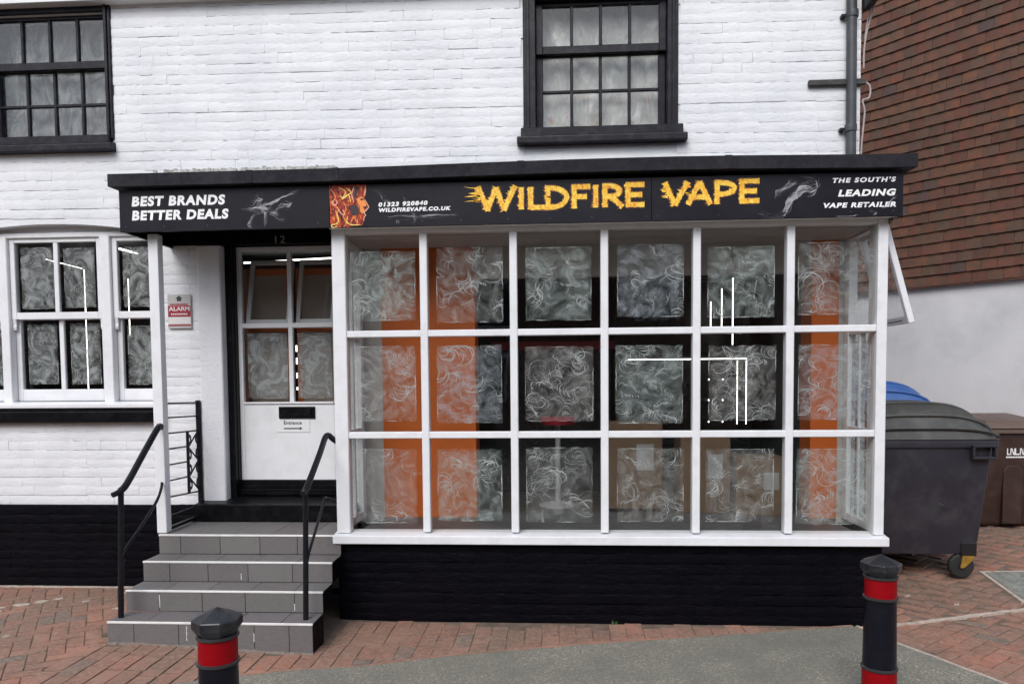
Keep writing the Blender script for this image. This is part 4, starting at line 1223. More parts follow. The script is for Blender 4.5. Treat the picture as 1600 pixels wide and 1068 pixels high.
for i, (cpts, mat_) in enumerate((
    ([(60, 150), (110, 250), (80, 350), (140, 420), (120, 520), (150, 600), (110, 660)], "fl_orange"),
    ([(150, 130), (230, 190), (190, 290), (260, 230), (285, 330)], "fl_yellow"),
    ([(240, 140), (290, 200), (250, 240), (200, 280), (170, 240)], "fl_yellow"),
    ([(90, 300), (70, 330), (100, 370), (130, 330), (100, 290)], "fl_pink"),
    ([(330, 120), (300, 230), (325, 335)], "fl_pink"),
    ([(130, 400), (170, 480), (215, 500), (190, 430)], "fl_pink"),
    ([(110, 440), (140, 560), (120, 620), (60, 640), (70, 675), (120, 660)], "fl_yellow"),
    ([(250, 520), (240, 600), (290, 640), (400, 645)], "fl_yellow"),
    ([(280, 620), (320, 540), (350, 610)], "fl_orange"),
    ([(452, 300), (480, 370), (495, 405), (470, 440), (440, 480), (458, 515), (440, 545), (430, 600)], "fl_pink"),
    ([(465, 110), (458, 200), (440, 260)], "fl_pink"),
    ([(200, 320), (230, 420), (200, 520), (230, 620), (200, 665)], "fl_orange"))):
    P = []
    for k in range(len(cpts) - 1):
        p0, p1, p2, p3 = cpts[max(0, k - 1)], cpts[k], cpts[k + 1], cpts[min(len(cpts) - 1, k + 2)]
        for s in range(6):
            u = s / 6
            P.append(tuple(0.5 * (2 * p1[d] + (p2[d] - p0[d]) * u + (2 * p0[d] - 5 * p1[d] + 4 * p2[d] - p3[d]) * u * u + (3 * p1[d] - p0[d] - 3 * p2[d] + p3[d]) * u ** 3) for d in (0, 1)))
    P.append(cpts[-1])
    m = MB()
    stroke(m, [fh(*p) for p in P], 0.0035, 0.0012, -0.0994 - i * 0.00003, 900 + i, 0, 0.4)
    m.build("flame_curl", M[mat_], logo)
# printed smoke wisps
def smoke(paths, seed, n_=16, spread=0.02, wid=0.0016):
    r = random.Random(seed); n_ = int(n_ * 3.6); spread *= 2.2
    mb = MB()
    for pi, pts in enumerate(paths):
        P = []
        for k in range(len(pts) - 1):
            p0, p1, p2, p3 = pts[max(0, k - 1)], pts[k], pts[k + 1], pts[min(len(pts) - 1, k + 2)]
            for s in range(10):
                u = s / 10
                P.append(tuple(0.5 * (2 * p1[d] + (p2[d] - p0[d]) * u + (2 * p0[d] - 5 * p1[d] + 4 * p2[d] - p3[d]) * u * u + (3 * p1[d] - p0[d] - 3 * p2[d] + p3[d]) * u ** 3) for d in (0, 1)))
        P.append(pts[-1])
        for s in range(n_):
            u0 = r.uniform(0, 0.45); u1 = r.uniform(0.6, 1.0)
            o = len(mb.v)
            y = -0.0984 - r.random() * 0.0012
            ks = [i for i in range(len(P)) if u0 <= i / (len(P) - 1) <= u1]
            if len(ks) < 3:
                continue
            q = r.gauss(0, 1)
            for c_, i in enumerate(ks):
                p = P[i]
                u = i / (len(P) - 1)
                env = 0.25 + 0.75 * math.sin(math.pi * min(1, u * 0.85 + 0.1))
                nv = (noise.noise_vector(Vector((p[0] * 9, q * 0.5 + seed, p[1] * 9))) * 1.2 + noise.noise_vector(Vector((p[0] * 26, q * 0.9 + seed, p[1] * 26))) * 0.6) * spread
                x = p[0] + nv.x * env + q * spread * 0.25 * env
                z = p[1] + nv.z * env + q * spread * 0.35 * env
                z = min(3.060, max(2.776, z))
                w_ = wid * 0.42 * math.sin(math.pi * (c_ + 0.5) / len(ks)) + 0.0002
                mb.v += [(x - w_, y, z + w_), (x + w_, y, z - w_)]
            for i in range(len(ks) - 1):
                mb.f.append((o + 2 * i, o + 2 * i + 2, o + 2 * i + 3, o + 2 * i + 1))
    o = mb.build("smoke_print", M["smoke"], sign)
    o["kind"] = "stuff"
    return o
smoke([[(-0.44, 2.78), (-0.44, 2.86), (-0.46, 2.91), (-0.38, 2.95), (-0.30, 3.00), (-0.18, 3.04)],
       [(-0.62, 2.92), (-0.52, 2.91), (-0.45, 2.90), (-0.36, 2.86), (-0.28, 2.83)]], 3, 18, 0.012)
smoke([[(-0.53, 2.78), (-0.56, 2.82), (-0.52, 2.88)], [(-0.56, 2.95), (-0.50, 3.0), (-0.46, 2.98), (-0.5, 2.94)], [(-0.40, 2.88), (-0.30, 2.92), (-0.26, 2.93), (-0.30, 2.97)]], 4, 14, 0.016)
smoke([[(0.32, 3.03), (0.38, 3.01), (0.42, 2.96), (0.46, 2.94)], [(0.36, 2.845), (0.55, 2.84), (0.75, 2.842), (0.95, 2.845)], [(0.50, 2.78), (0.51, 2.82)], [(0.60, 2.78), (0.63, 2.81), (0.62, 2.86), (0.56, 2.95), (0.53, 3.0)]], 5, 7, 0.008, 0.0012)
smoke([[(2.95, 2.84), (3.05, 2.79), (3.16, 2.79), (3.18, 2.86), (3.26, 2.93), (3.36, 2.97), (3.34, 3.03), (3.26, 3.05)], [(3.17, 2.80), (3.2, 2.9), (3.28, 2.98), (3.36, 2.94), (3.30, 2.91)], [(3.10, 2.90), (3.16, 2.98), (3.26, 3.02)]], 6, 14, 0.014)
smoke([[(3.50, 2.79), (3.56, 2.775), (3.66, 2.78)], [(3.80, 2.83), (3.86, 2.86), (3.92, 2.92)], [(3.7, 2.82), (3.75, 2.80), (3.74, 2.78)]], 8, 8, 0.01)
for x in (-1.46, -1.18, -0.86, -0.56, -0.06, 0.68, 0.95, 1.28, 1.57, 1.86, 2.235, 2.31, 2.72, 3.17, 3.6, 3.88):
    MB().tube([(x, -0.1012, 2.806), (x, -0.097, 2.806)], 0.0055, 8).build("screw", M["dark_print"], sign)

# ------------------------------------------------------------------ steps
RZ, TR = 0.1446, 0.219
steps = thing("entrance_steps", (-0.65, -0.4, 0), "grey tiled entrance steps with white nosings below the porch", "steps")
core = MB()
XL, XR = -1.334, 0.035
for k in range(1, 5):
    yf = -(4 - k) * TR - 0.03
    core.box(XL + 0.006, XR - 0.003, yf + 0.012, (0.449 if k == 4 else yf + TR + 0.012), (-0.2 if k == 1 else -0.006 + RZ * (k - 1)), -0.006 + RZ * k - 0.010)
core.build("step_core", M["black_wall"], steps)
offs = [(-1.334, -1.155, -0.855, -0.600, -0.35, -0.12, 0.035), (-1.334, -1.10, -0.80, -0.50, -0.16, -0.085, 0.035), (-1.334, -1.14, -0.86, -0.57, -0.25, 0.035), (-1.334, -1.17, -0.87, -0.57, -0.29, 0.035)]
for k in range(1, 5):
    yf = -(4 - k) * TR - 0.03
    z0, z1_ = -0.006 + RZ * (k - 1), -0.006 + RZ * k
    if k == 1:
        z0 = -0.10
    yb = 0.449 if k == 4 else yf + TR
    xs_ = offs[k - 1]
    for a, b in zip(xs_[:-1], xs_[1:]):
        MB().box(a + 0.0018, b - 0.0018, yf + rnd.uniform(0, .001), yf + 0.011, z0 + 0.002, z1_ - 0.013).build("riser_tile", M["tile"], steps, 0.0012)
    sh_ = rnd.uniform(-0.1, 0.1)
    ts = [XL] + [x for x in (XL + 0.25 + sh_ + 0.3 * i for i in range(6)) if XL + .06 < x < XR - .05] + [XR]
    for a, b in zip(ts[:-1], ts[1:]):
        MB().box(a + 0.0018, b - 0.0018, yf + 0.011, yb - 0.001, z1_ - 0.009, z1_ - rnd.uniform(0, .001)).build("tread_tile", M["tread"], steps, 0.0012)
    MB().box(XL - 0.001, XR + 0.001, yf - 0.003, yf + 0.010, z1_ - 0.0125, z1_ + 0.0012).build("nosing", M["nosing"], steps, 0.002)
for (x, yy, za, zb) in ((-1.098, -2 * TR - 0.03, 0.165, 0.255), (-0.80, -3 * TR - 0.03, 0.02, 0.115), (-0.352, -3 * TR - 0.03, 0.015, 0.075), (-0.16, -2 * TR - 0.03, 0.15, 0.20), (-0.62, -TR - 0.03, 0.30, 0.345)):
    m = MB(); P = [(x + rnd.uniform(-.001, .001), za + (zb - za) * k / 7) for k in range(8)]
    L = [(p[0] - rnd.uniform(.0005, .003), p[1]) for p in P]; R2 = [(p[0] + rnd.uniform(.001, .004), p[1]) for p in P][::-1]
    m.v = [(a, yy - 0.0006, b) for a, b in L + R2]; m.f = [tuple(range(16))]
    m.build("grout_smear", M["nosing"], steps)
# mortar smear along the foot
ms = MB()
for i in range(44):
    x = XL + (XR - XL) * i / 44
    z = ground_z(x, -0.7)
    w_ = rnd.uniform(0.003, 0.018)
    if True:
        ms.hexa([(x, -0.688 - w_, z - 0.01), (x + 0.034, -0.688 - w_ * .8, z - 0.01), (x + 0.034, -0.684, z - 0.01), (x, -0.684, z - 0.01)],
                [(x, -0.688 - w_ * .6, z + 0.004), (x + 0.034, -0.688 - w_ * .5, z + 0.004), (x + 0.034, -0.684, z + rnd.uniform(.001, .010)), (x, -0.684, z + rnd.uniform(.001, .010))])
ms.build("mortar_fillet", M["grout"], steps, smooth=True)

# ------------------------------------------------------------------ railings
def spline(pts, n_=8):
    P = []
    pts = [Vector(p) for p in pts]
    for k in range(len(pts) - 1):
        p0, p1, p2, p3 = pts[max(0, k - 1)], pts[k], pts[k + 1], pts[min(len(pts) - 1, k + 2)]
        for s in range(n_):
            u = s / n_
            P.append(0.5 * (2 * p1 + (p2 - p0) * u + (2 * p0 - 5 * p1 + 4 * p2 - p3) * u * u + (3 * p1 - p0 - 3 * p2 + p3) * u ** 3))
    P.append(pts[-1])
    return P
hl = thing("handrail", (-1.285, -0.6, 0.14), "black iron handrail fixed to the white porch post, left of the steps", "handrail", "handrails of the entrance steps")
MB().tube([(-1.292, -0.60, 0.139), (-1.262, -0.60, 0.975)], 0.018, 12).build("post", M["iron"], hl, smooth=True)
MB().tube(spline([(-1.285, -0.655, 0.965), (-1.265, -0.60, 0.985), (-1.262, -0.52, 1.03), (-1.27, -0.30, 1.205), (-1.283, -0.10, 1.352), (-1.290, -0.045, 1.372)]), [0.018] * 8 + [0.0225] * 32 + [0.018], 12).build("rail", M["iron"], hl, smooth=True)
MB().lathe([(0.004, 1.345), (0.02, 1.35), (0.027, 1.37), (0.02, 1.392), (0.004, 1.397)], -1.290, -0.045, 12).build("end_knob", M["iron"], hl, smooth=True)
MB().tube(spline([(-1.282, -0.60, 0.50), (-1.262, -0.585, 0.58), (-1.27, -0.40, 0.68), (-1.29, -0.14, 0.82), (-1.297, -0.05, 0.90), (-1.300, -0.02, 0.958)]), 0.0105, 8).build("lower_rail", M["iron"], hl, smooth=True)
hr = thing("handrail", (-0.03, -0.6, 0.14), "black iron handrail fixed to the bay window frame, right of the steps", "handrail", "handrails of the entrance steps")
MB().tube([(-0.038, -0.60, 0.139), (-0.020, -0.60, 0.985)], 0.018, 12).build("post", M["iron"], hr, smooth=True)
MB().tube(spline([(-0.02, -0.66, 0.975), (-0.02, -0.60, 0.992), (-0.022, -0.53, 1.03), (-0.045, -0.22, 1.19), (-0.062, -0.04, 1.285), (-0.050, 0.005, 1.298), (-0.022, 0.02, 1.270), (0.002, 0.03, 1.25)]), [0.018] * 8 + [0.021] * 49, 12).build("rail", M["iron"], hr, smooth=True)
MB().tube(spline([(-0.024, -0.60, 0.46), (-0.020, -0.585, 0.55), (-0.045, -0.35, 0.67), (-0.082, -0.03, 0.825), (-0.066, 0.0, 0.84), (0.002, 0.03, 0.808)]), 0.0105, 8).build("lower_rail", M["iron"], hr, smooth=True)

bal = thing("porch_balustrade", (-1.30, 0.3, 0.58), "black wrought iron side panel with scrolls between porch post and wall", "railing")
XB = -1.305
for z in (1.538, 1.430, 1.312, 1.195, 1.075, 0.955, 0.833):
    y1_ = 0.575 if z > 1.3 or z < 0.84 else 0.385
    MB().tube([(XB, 0.070, z), (XB, y1_, z - (0.03 if z < .9 else 0.012) * (y1_ / 0.575))], 0.0065, 8).build("bar", M["iron"], bal, smooth=True)
MB().box(XB - 0.016, XB + 0.016, 0.556, 0.588, 0.573, 1.545).build("upright", M["iron"], bal, 0.003)
MB().box(XB - 0.010, XB + 0.010, 0.376, 0.396, 0.815, 1.306).build("upright", M["iron"], bal, 0.003)
MB().box(XB - 0.013, XB + 0.013, 0.070, 0.556, 0.585, 0.612).build("bottom_rail", M["iron"], bal, 0.003)
MB().tube([(XB, 0.07, 0.69), (XB, 0.556, 0.69)], 0.0065, 8).build("bar", M["iron"], bal, smooth=True)
zz = [1.296, 1.178, 1.06, 0.942, 0.815]
for k in range(4):
    ya, yb = (0.55, 0.395) if k % 2 == 0 else (0.395, 0.55)
    MB().tube([(XB, ya, zz[k]), (XB, yb, zz[k + 1])], 0.006, 8).build("diagonal", M["iron"], bal, smooth=True)
for k in range(4):
    zc_ = (zz[k] + zz[k + 1]) / 2
    for ys_, sg in ((0.398, 1), (0.552, -1)):
        P = []
        for s in range(22):
            a = -2.4 + 4.8 * s / 21
            rr_ = 0.048 * (1 - 0.35 * abs(a) / 2.4)
            P.append((XB, ys_ + sg * (0.005 + 0.032 * math.cos(a) * (1 if abs(a) < 1.6 else 0.35) + (0.012 if abs(a) > 1.6 else 0)), zc_ + rr_ * math.sin(a) * (1 if abs(a) < 1.57 else 0.75)))
        MB().tube(P, 0.0055, 6).build("scroll", M["iron"], bal, smooth=True)

# ------------------------------------------------------------------ small signs
al = thing("alarm_sign", (-1.44, 0.58, 2.12), "small grey and red alarm sign on the white brick beside the door", "sign")
ya = 0.590
MB().box(-1.537, -1.343, ya - 0.012, ya, 2.128, 2.404).build("sign_plate", M["sign_grey"], al, 0.002)
MB().box(-1.534, -1.346, ya - 0.0128, ya - 0.011, 2.222, 2.312).build("red_band", M["sign_red"], al)
MB().box(-1.534, -1.346, ya - 0.0127, ya - 0.011, 2.166, 2.221).build("pale_band", M["sign_pale"], al)
MB().box(-1.534, -1.346, ya - 0.0128, ya - 0.011, 2.148, 2.160).build("print_line", M["sign_red"], al)
text_mesh("ALARM", -1.528, -1.354, 2.270, 2.304, ya - 0.0134, M["sign_pale"], al, "lettering", 0, 0.03)
for z, w_, mt in ((2.322, 0.075, "sign_red"), (2.244, 0.07, "sign_pale")):
    for k in range(9):
        xx = -1.44 - w_ + 2 * w_ * k / 9
        MB().box(xx, xx + 2 * w_ / 9 - 0.004, ya - 0.0134, ya - 0.0125, z - 0.006, z + 0.006).build("print_mark", M[mt], al)
star = []
for k in range(10):
    r_ = 0.025 if k % 2 == 0 else 0.019
    a = math.pi / 2 + k * math.pi / 5
    star.append((-1.44 + r_ * math.cos(a), 2.368 + r_ * math.sin(a)))
MB().prism_y(star, ya - 0.0136, ya - 0.011).build("emblem", M["dark_print"], al)
en = thing("entrance_notice", (-0.58, 0.74, 1.27), "small white notice with arrow on the door under the letter box", "notice")
MB().box(-0.724, -0.441, yd - 0.004, yd - 0.0005, 1.268, 1.372).build("notice_plate", M["notice"], en, 0.001)
text_mesh("Entrance", -0.660, -0.508, 1.332, 1.364, yd - 0.0048, M["dark_print"], en, "lettering", 0, 0.02)
MB().prism_y([(-0.66, 1.295), (-0.66, 1.305), (-0.525, 1.305), (-0.525, 1.314), (-0.503, 1.300), (-0.525, 1.286), (-0.525, 1.295)][::-1], yd - 0.0052, yd - 0.0042).build("arrow", M["dark_print"], en)
dn = tag(text_mesh("12", -0.627, -0.545, 2.797, 2.852, 0.5635, M["grey_metal"], None, "door_number", 0, 0.0, 1.1), "metal number twelve on the black board above the door", "house number")

# ------------------------------------------------------------------ bollards
def bollard(x, y, ztop, label):
    zg_ = ground_z(x, y) + 0.004
    b = thing("bollard", (x, y, zg_), label, "bollard", "street bollards")
    rot = math.radians(22.5 + 8)
    z = ztop
    MB().lathe([(0.004, z), (0.102, z - 0.042), (0.103, z - 0.047), (0.103, z - 0.078), (0.096, z - 0.086), (0.079, z - 0.112)], x, y, 8, rot).build("cap", M["bollard_cap"], b, 0.003)
    MB().lathe([(0.079, z - 0.110), (0.087, z - 0.114), (0.087, z - 0.122), (0.079, z - 0.127)], x, y, 28).build("ring", M["ring_edge"], b, smooth=True)
    MB().lathe([(0.0795, z - 0.127), (0.0797, z - 0.223)], x, y, 28).build("red_band", M["red_band"], b, smooth=True)
    MB().lathe([(0.0797, z - 0.222), (0.088, z - 0.225), (0.088, z - 0.234), (0.0805, z - 0.239)], x, y, 28).build("ring", M["ring_edge"], b, smooth=True)
    MB().lathe([(0.0785, z - 0.110), (0.0790, z - 0.239), (0.0845, z - 0.61), (0.085, zg_ - 0.05)], x, y, 28).build("shaft", M["bollard"], b, smooth=True)
    MB().lathe([(0.0835, z - 0.600), (0.092, z - 0.604), (0.092, z - 0.614), (0.085, z - 0.620)], x, y, 28).build("ring", M["ring_edge"], b, smooth=True)
    MB().lathe([(0.0862, z - 0.620), (0.0866, z - 0.715)], x, y, 28).build("red_band", M["red_band"], b, smooth=True)
bollard(0.180, -2.30, 0.758, "black octagonal capped bollard with red band in front of the steps")
bollard(3.335, -1.27, 0.752, "black octagonal capped bollard with red bands in front of the bins")

# ------------------------------------------------------------------ bins
def big_bin(x0, x1, y0, y1, zb, body, lid, label, group):
    cx_, cyy = (x0 + x1) / 2, (y0 + y1) / 2
    b = thing("wheeled_bin", (cx_, cyy, zb), label, "wheeled bin", group)
    zt_, zl = zb + 1.14, zb + 0.20
    ins = 0.10
    def ringp(z, i, r_=0.05, ny=1):
        pts = []
        xa, xb, ya_, yb_ = x0 + i, x1 - i, y0 + i * 0.5, y1 - i * 0.5
        for (qx, qy, a0) in ((xb - r_, yb_ - r_, 0), (xa + r_, yb_ - r_, 90), (xa + r_, ya_ + r_, 180), (xb - r_, ya_ + r_, 270)):
            for s in range(5):
                a = math.radians(a0 + 22.5 * s)
                pts.append((qx + r_ * math.cos(a), qy + r_ * math.sin(a), z))
        return pts
    def loft(rings):
        mb = MB(); n_ = len(rings[0])
        vs_ = [p for rr in rings for p in rr]
        fs_ = [(i * n_ + k, i * n_ + (k + 1) % n_, (i + 1) * n_ + (k + 1) % n_, (i + 1) * n_ + k) for i in range(len(rings) - 1) for k in range(n_)]
        fs_ += [tuple(range(n_ - 1, -1, -1)), tuple(range((len(rings) - 1) * n_, len(rings) * n_))]
        return mb.add(vs_, fs_)
    loft([ringp(zl, ins + 0.02), ringp(zl + 0.03, ins), ringp(zt_ - 0.06, 0.015)]).build("body", body, b, smooth=True)
    loft([ringp(zt_ - 0.062, -0.02), ringp(zt_ - 0.03, -0.028), ringp(zt_, -0.02)]).build("rim", body, b, smooth=True)
    # vaulted lid: arched across the depth, rounded at the ends
    ld = MB(); nu, nv = 20, 16
    for j in range(nv + 1):
        for i in range(nu + 1):
            u = -1 + 2 * i / nu; v_ = -1 + 2 * j / nv
            h = 0.30 * (max(0, 1 - abs(u) ** 3.2) ** 0.55) * (max(0, 1 - abs(v_) ** 2.4) ** 0.6)
            st_ = 0.012 * (1 if 0.40 < abs(v_) < 0.72 else 0)
            ld.v.append((cx_ + u * ((x1 - x0) / 2 + 0.02), cyy + v_ * ((y1 - y0) / 2 + 0.02), zt_ + 0.004 + h + st_))
    ld.f = [(j * (nu + 1) + i, j * (nu + 1) + i + 1, (j + 1) * (nu + 1) + i + 1, (j + 1) * (nu + 1) + i) for j in range(nv) for i in range(nu)]
    ld_o = ld.build("lid", lid, b, smooth=True)
    # moulded ribs running along the lid
    for v_ in (-0.955, -0.80, -0.45):
        P = []
        for i in range(25):
            u = -0.985 + 1.97 * i / 24
            h = 0.30 * (max(0, 1 - abs(u) ** 3.2) ** 0.55) * (max(0, 1 - abs(v_) ** 2.4) ** 0.6)
            P.append((cx_ + u * ((x1 - x0) / 2 + 0.015), cyy + v_ * ((y1 - y0) / 2 + 0.02), zt_ + 0.016 + h))
        MB().tube(P, 0.014, 6).build("lid_rib", lid, ld_o, smooth=True)
    for hx in (x0 + 0.06, x1 - 0.19):
        g_ = MB()
        ha, hb, hz = hx - 0.02, hx + 0.17, zt_ - 0.125
        g_.box(ha, hb, y0 - 0.045, y0 + 0.01, hz + 0.065, hz + 0.085).box(ha, hb, y0 - 0.045, y0 + 0.02, hz - 0.03, hz - 0.010)
        g_.box(ha, ha + 0.02, y0 - 0.044, y0 + 0.01, hz - 0.010, hz + 0.065).box(hb - 0.02, hb, y0 - 0.044, y0 + 0.01, hz - 0.010, hz + 0.065)
        g_.build("handle", body, b, 0.005)
    for (wx, wy) in ((x0 + ins + 0.09, y0 + 0.12), (x1 - ins - 0.09, y0 + 0.12), (x0 + ins + 0.09, y1 - 0.12), (x1 - ins - 0.09, y1 - 0.12)):
        wz = zb + 0.0
        MB().box(wx - 0.055, wx + 0.075, wy - 0.08, wy + 0.05, wz + 0.185, wz + 0.30).build("castor_mount", M["cabinet"], b, 0.008)
        pr_w = MB()
        prof = [(0.05, -0.026), (0.088, -0.026), (0.1, -0.016), (0.1, 0.016), (0.088, 0.026), (0.05, 0.026)]
        nseg = 22
        for (r_, yy) in prof:
            for k in range(nseg):
                a = 2 * math.pi * k / nseg
                pr_w.v.append((wx - 0.035 + r_ * math.cos(a), wy - 0.04 + yy, wz + 0.1 + r_ * math.sin(a)))
        for i in range(len(prof) - 1):
            for k in range(nseg):
                pr_w.f.append((i * nseg + k, i * nseg + (k + 1) % nseg, (i + 1) * nseg + (k + 1) % nseg, (i + 1) * nseg + k))
        pr_w.f += [tuple(range(nseg)), tuple(range(5 * nseg, 6 * nseg))]
        wh = pr_w.build("wheel", M["rubber"], b, smooth=True)
        MB().tube([(wx - 0.035, wy - 0.072, wz + 0.1), (wx - 0.035, wy - 0.008, wz + 0.1)], 0.03, 12).build("hub", M["cabinet"], wh, smooth=True)
        fk = MB()
        for yy in (wy - 0.075, wy - 0.012):
            fk.prism_y([(wx - 0.052, wz + 0.085), (wx - 0.022, wz + 0.085), (wx + 0.055, wz + 0.16), (wx + 0.055, wz + 0.20), (wx - 0.035, wz + 0.20)], yy, yy + 0.006)
        fk.box(wx - 0.04, wx + 0.06, wy - 0.078, wy + 0.0, wz + 0.195, wz + 0.206)
        fk.build("castor_fork", M["yellow_metal"], b, 0.002)
    return b
gb = big_bin(3.98, 5.135, 0.84, 1.84, ground_z(5.0, 1.0) + 0.004, M["bin_grey"], M["bin_lid"], "large dark grey four wheeled bin beside the bay window", "bins beside the shop")
MB().prism_y([(4.70, 0.66), (4.745, 0.635), (4.75, 0.642), (4.706, 0.668)], 0.868, 0.871).build("scuff_mark", M["bin_lid"], gb)
big_bin(4.05, 5.37, 2.30, 3.25, ground_z(5.0, 2.6) + 0.006, M["bin_grey"], M["bin_blue"], "blue lidded wheeled bin behind the large dark grey bin", "bins beside the shop")
# small brown two-wheeled bin
zb = ground_z(6.0, 2.3) + 0.0
x0, x1, y0, y1 = 5.80, 6.40, 2.22, 2.90
bb = thing("wheeled_bin", (6.1, 2.5, zb), "brown wheeled bin with white print at the right edge", "wheeled bin", "bins beside the shop")
bm2 = MB().hexa([(x0 + 0.0, y0 + 0.09, zb + 0.012), (x1 - 0.0, y0 + 0.09, zb + 0.012), (x1 - 0.06, y1 - 0.12, zb + 0.05), (x0 + 0.06, y1 - 0.12, zb + 0.05)],
                [(x0 + 0.015, y0 + 0.0, zb + 0.96), (x1 - 0.015, y0 + 0.0, zb + 0.96), (x1 - 0.015, y1 - 0.05, zb + 1.0), (x0 + 0.015, y1 - 0.05, zb + 1.0)])
bm2.build("body", M["bin_brown"], bb, 0.05, 3, smooth=True)
MB().hexa([(x0 - 0.02, y0 - 0.03, zb + 0.945), (x1 + 0.02, y0 - 0.03, zb + 0.945), (x1 + 0.02, y1, zb + 0.975), (x0 - 0.02, y1, zb + 0.975)],
          [(x0 - 0.02, y0 - 0.03, zb + 0.99), (x1 + 0.02, y0 - 0.03, zb + 0.99), (x1 + 0.02, y1, zb + 1.02), (x0 - 0.02, y1, zb + 1.02)]).build("rim", M["bin_brown_lid"], bb, 0.012, 2)
MB().hexa([(x0 - 0.03, y0 - 0.05, zb + 0.995), (x1 + 0.03, y0 - 0.05, zb + 0.995), (x1 + 0.03, y1 + 0.02, zb + 1.025), (x0 - 0.03, y1 + 0.02, zb + 1.025)],
          [(x0 + 0.03, y0 + 0.02, zb + 1.07), (x1 - 0.03, y0 + 0.02, zb + 1.07), (x1 - 0.03, y1 - 0.06, zb + 1.12), (x0 + 0.03, y1 - 0.06, zb + 1.12)]).build("lid", M["bin_brown_lid"], bb, 0.02, 3, smooth=True)
MB().prism_y([(x0 + 0.21, zb + 0.05), (x0 + 0.21, zb + 0.58), (x0 + 0.25, zb + 0.63), (x1 - 0.25, zb + 0.63), (x1 - 0.21, zb + 0.58), (x1 - 0.21, zb + 0.05)][::-1], y0 + 0.028, y0 + 0.12).build("front_panel", M["bin_brown"], bb, 0.01, 2)
def on_front(z):
    return y0 + 0.09 * (1 - (z - zb - 0.012) / 0.948) - 0.004
tz = zb + 0.735
for k, (xa, xb) in enumerate(((6.03, 6.055), (6.062, 6.10), (6.106, 6.145), (6.152, 6.19), (6.20, 6.235))):
    mm = MB()
    mm.box(xa, xa + 0.008, on_front(tz) - 0.004, on_front(tz) + 0.004, tz, tz + 0.065)
    if k % 2 == 0:
        mm.box(xa + 0.008, xb, on_front(tz) - 0.004, on_front(tz) + 0.004, tz, tz + 0.012)
    else:
        mm.prism_y([(xa + 0.008, tz + 0.065), (xa + 0.016, tz + 0.065), (xb, tz), (xb - 0.01, tz)][::-1], on_front(tz) - 0.004, on_front(tz) + 0.004).box(xb - 0.002, xb + 0.005, on_front(tz) - 0.004, on_front(tz) + 0.004, tz, tz + 0.065)
    mm.build("print_mark", M["lettering"], bb)
for k in range(10):
    xa = 6.025 + k * 0.022
    MB().box(xa, xa + 0.016, on_front(tz - .03) - 0.004, on_front(tz - .03) + 0.004, tz - 0.03, tz - 0.015).build("print_mark", M["lettering"], bb)
for wx in (x0 + 0.05, x1 - 0.05):
    MB().tube([(wx - 0.025, y1 - 0.05, zb + 0.1), (wx + 0.025, y1 - 0.05, zb + 0.1)], 0.1, 18).build("wheel", M["rubber"], bb)

# ------------------------------------------------------------------ access cover
mcv = thing("access_cover", (5.4, 0.8, ground_z(5.4, .8)), "pale metal access cover set into the brick paving near the bins", "cover")
def mcz(x, y): return ground_z(x, y) + 0.004
MB().prism_z([(5.12, 0.46), (5.78, 0.52), (5.80, 1.13), (5.155, 1.09)], lambda x, y: mcz(x, y) - 0.05, mcz).build("cover_frame", M["edging"], mcv)
MB().prism_z([(5.155, 0.50), (5.745, 0.555), (5.76, 1.09), (5.185, 1.052)], lambda x, y: mcz(x, y) - 0.03, lambda x, y: mcz(x, y) + 0.006).build("cover_plate", M["cover"], mcv)
tr_ = MB()
for i in range(15):
    for j in range(14):
        x, y = 5.20 + i * 0.037, 0.575 + j * 0.034
        a = math.radians(45 if (i + j) % 2 else -45)
        dx, dy = 0.012 * math.cos(a), 0.012 * math.sin(a)
        z = mcz(x, y) + 0.006
        tr_.add([(x - dx - dy * .3, y - dy + dx * .3, z), (x - dx + dy * .3, y - dy - dx * .3, z), (x + dx + dy * .3, y + dy - dx * .3, z), (x + dx - dy * .3, y + dy + dx * .3, z), (x - dx * .5, y - dy * .5, z + 0.004), (x + dx * .5, y + dy * .5, z + 0.004)],
                [(0, 1, 4), (1, 2, 5, 4), (2, 3, 5), (3, 0, 4, 5)])
t_o = tr_.build("tread_pattern", M["cover"], mcv); t_o["kind"] = "stuff"

# ------------------------------------------------------------------ weeds in the joints
def weed(x, y, n_, h, label):
    mb = MB()
    z = ground_z(x, y) - 0.004
    for k in range(n_):
        a = rnd.uniform(0, 6.3); l = h * rnd.uniform(0.5, 1.2); sp_ = rnd.uniform(0.2, 0.9)
        bx, by = x + rnd.uniform(-.02, .02), y + rnd.uniform(-.012, .012)
        c, s_ = math.cos(a), math.sin(a); w_ = l * 0.09
        pts = [(0, 0), (0.45, 0.62), (1.0, 0.75)]
        vs_ = []
        for (u, v_) in pts:
            ww = w_ * (1 - u * 0.85)
            vs_ += [(bx + c * u * l * sp_ - s_ * ww, by + s_ * u * l * sp_ + c * ww, z + v_ * l), (bx + c * u * l * sp_ + s_ * ww, by + s_ * u * l * sp_ - c * ww, z + v_ * l)]
        mb.add(vs_, [(0, 2, 3, 1), (2, 4, 5, 3)])
    tag(mb.build("weed_tuft", M["leaf"], None, smooth=True), label, "weed", "weeds in the paving")
M["leaf"] = pbr("weed_leaf", (0.055, 0.11, 0.025), 0.6, 0.3, 30, 0.0, 30)
weed(4.02, 0.36, 22, 0.075, "small green weed tuft in the paving behind the right bollard")
weed(2.02, 0.005, 9, 0.03, "tiny weed at the foot of the bay plinth, midway along")
weed(-1.40, 0.545, 12, 0.035, "tiny weed in the corner beside the steps and black plinth")

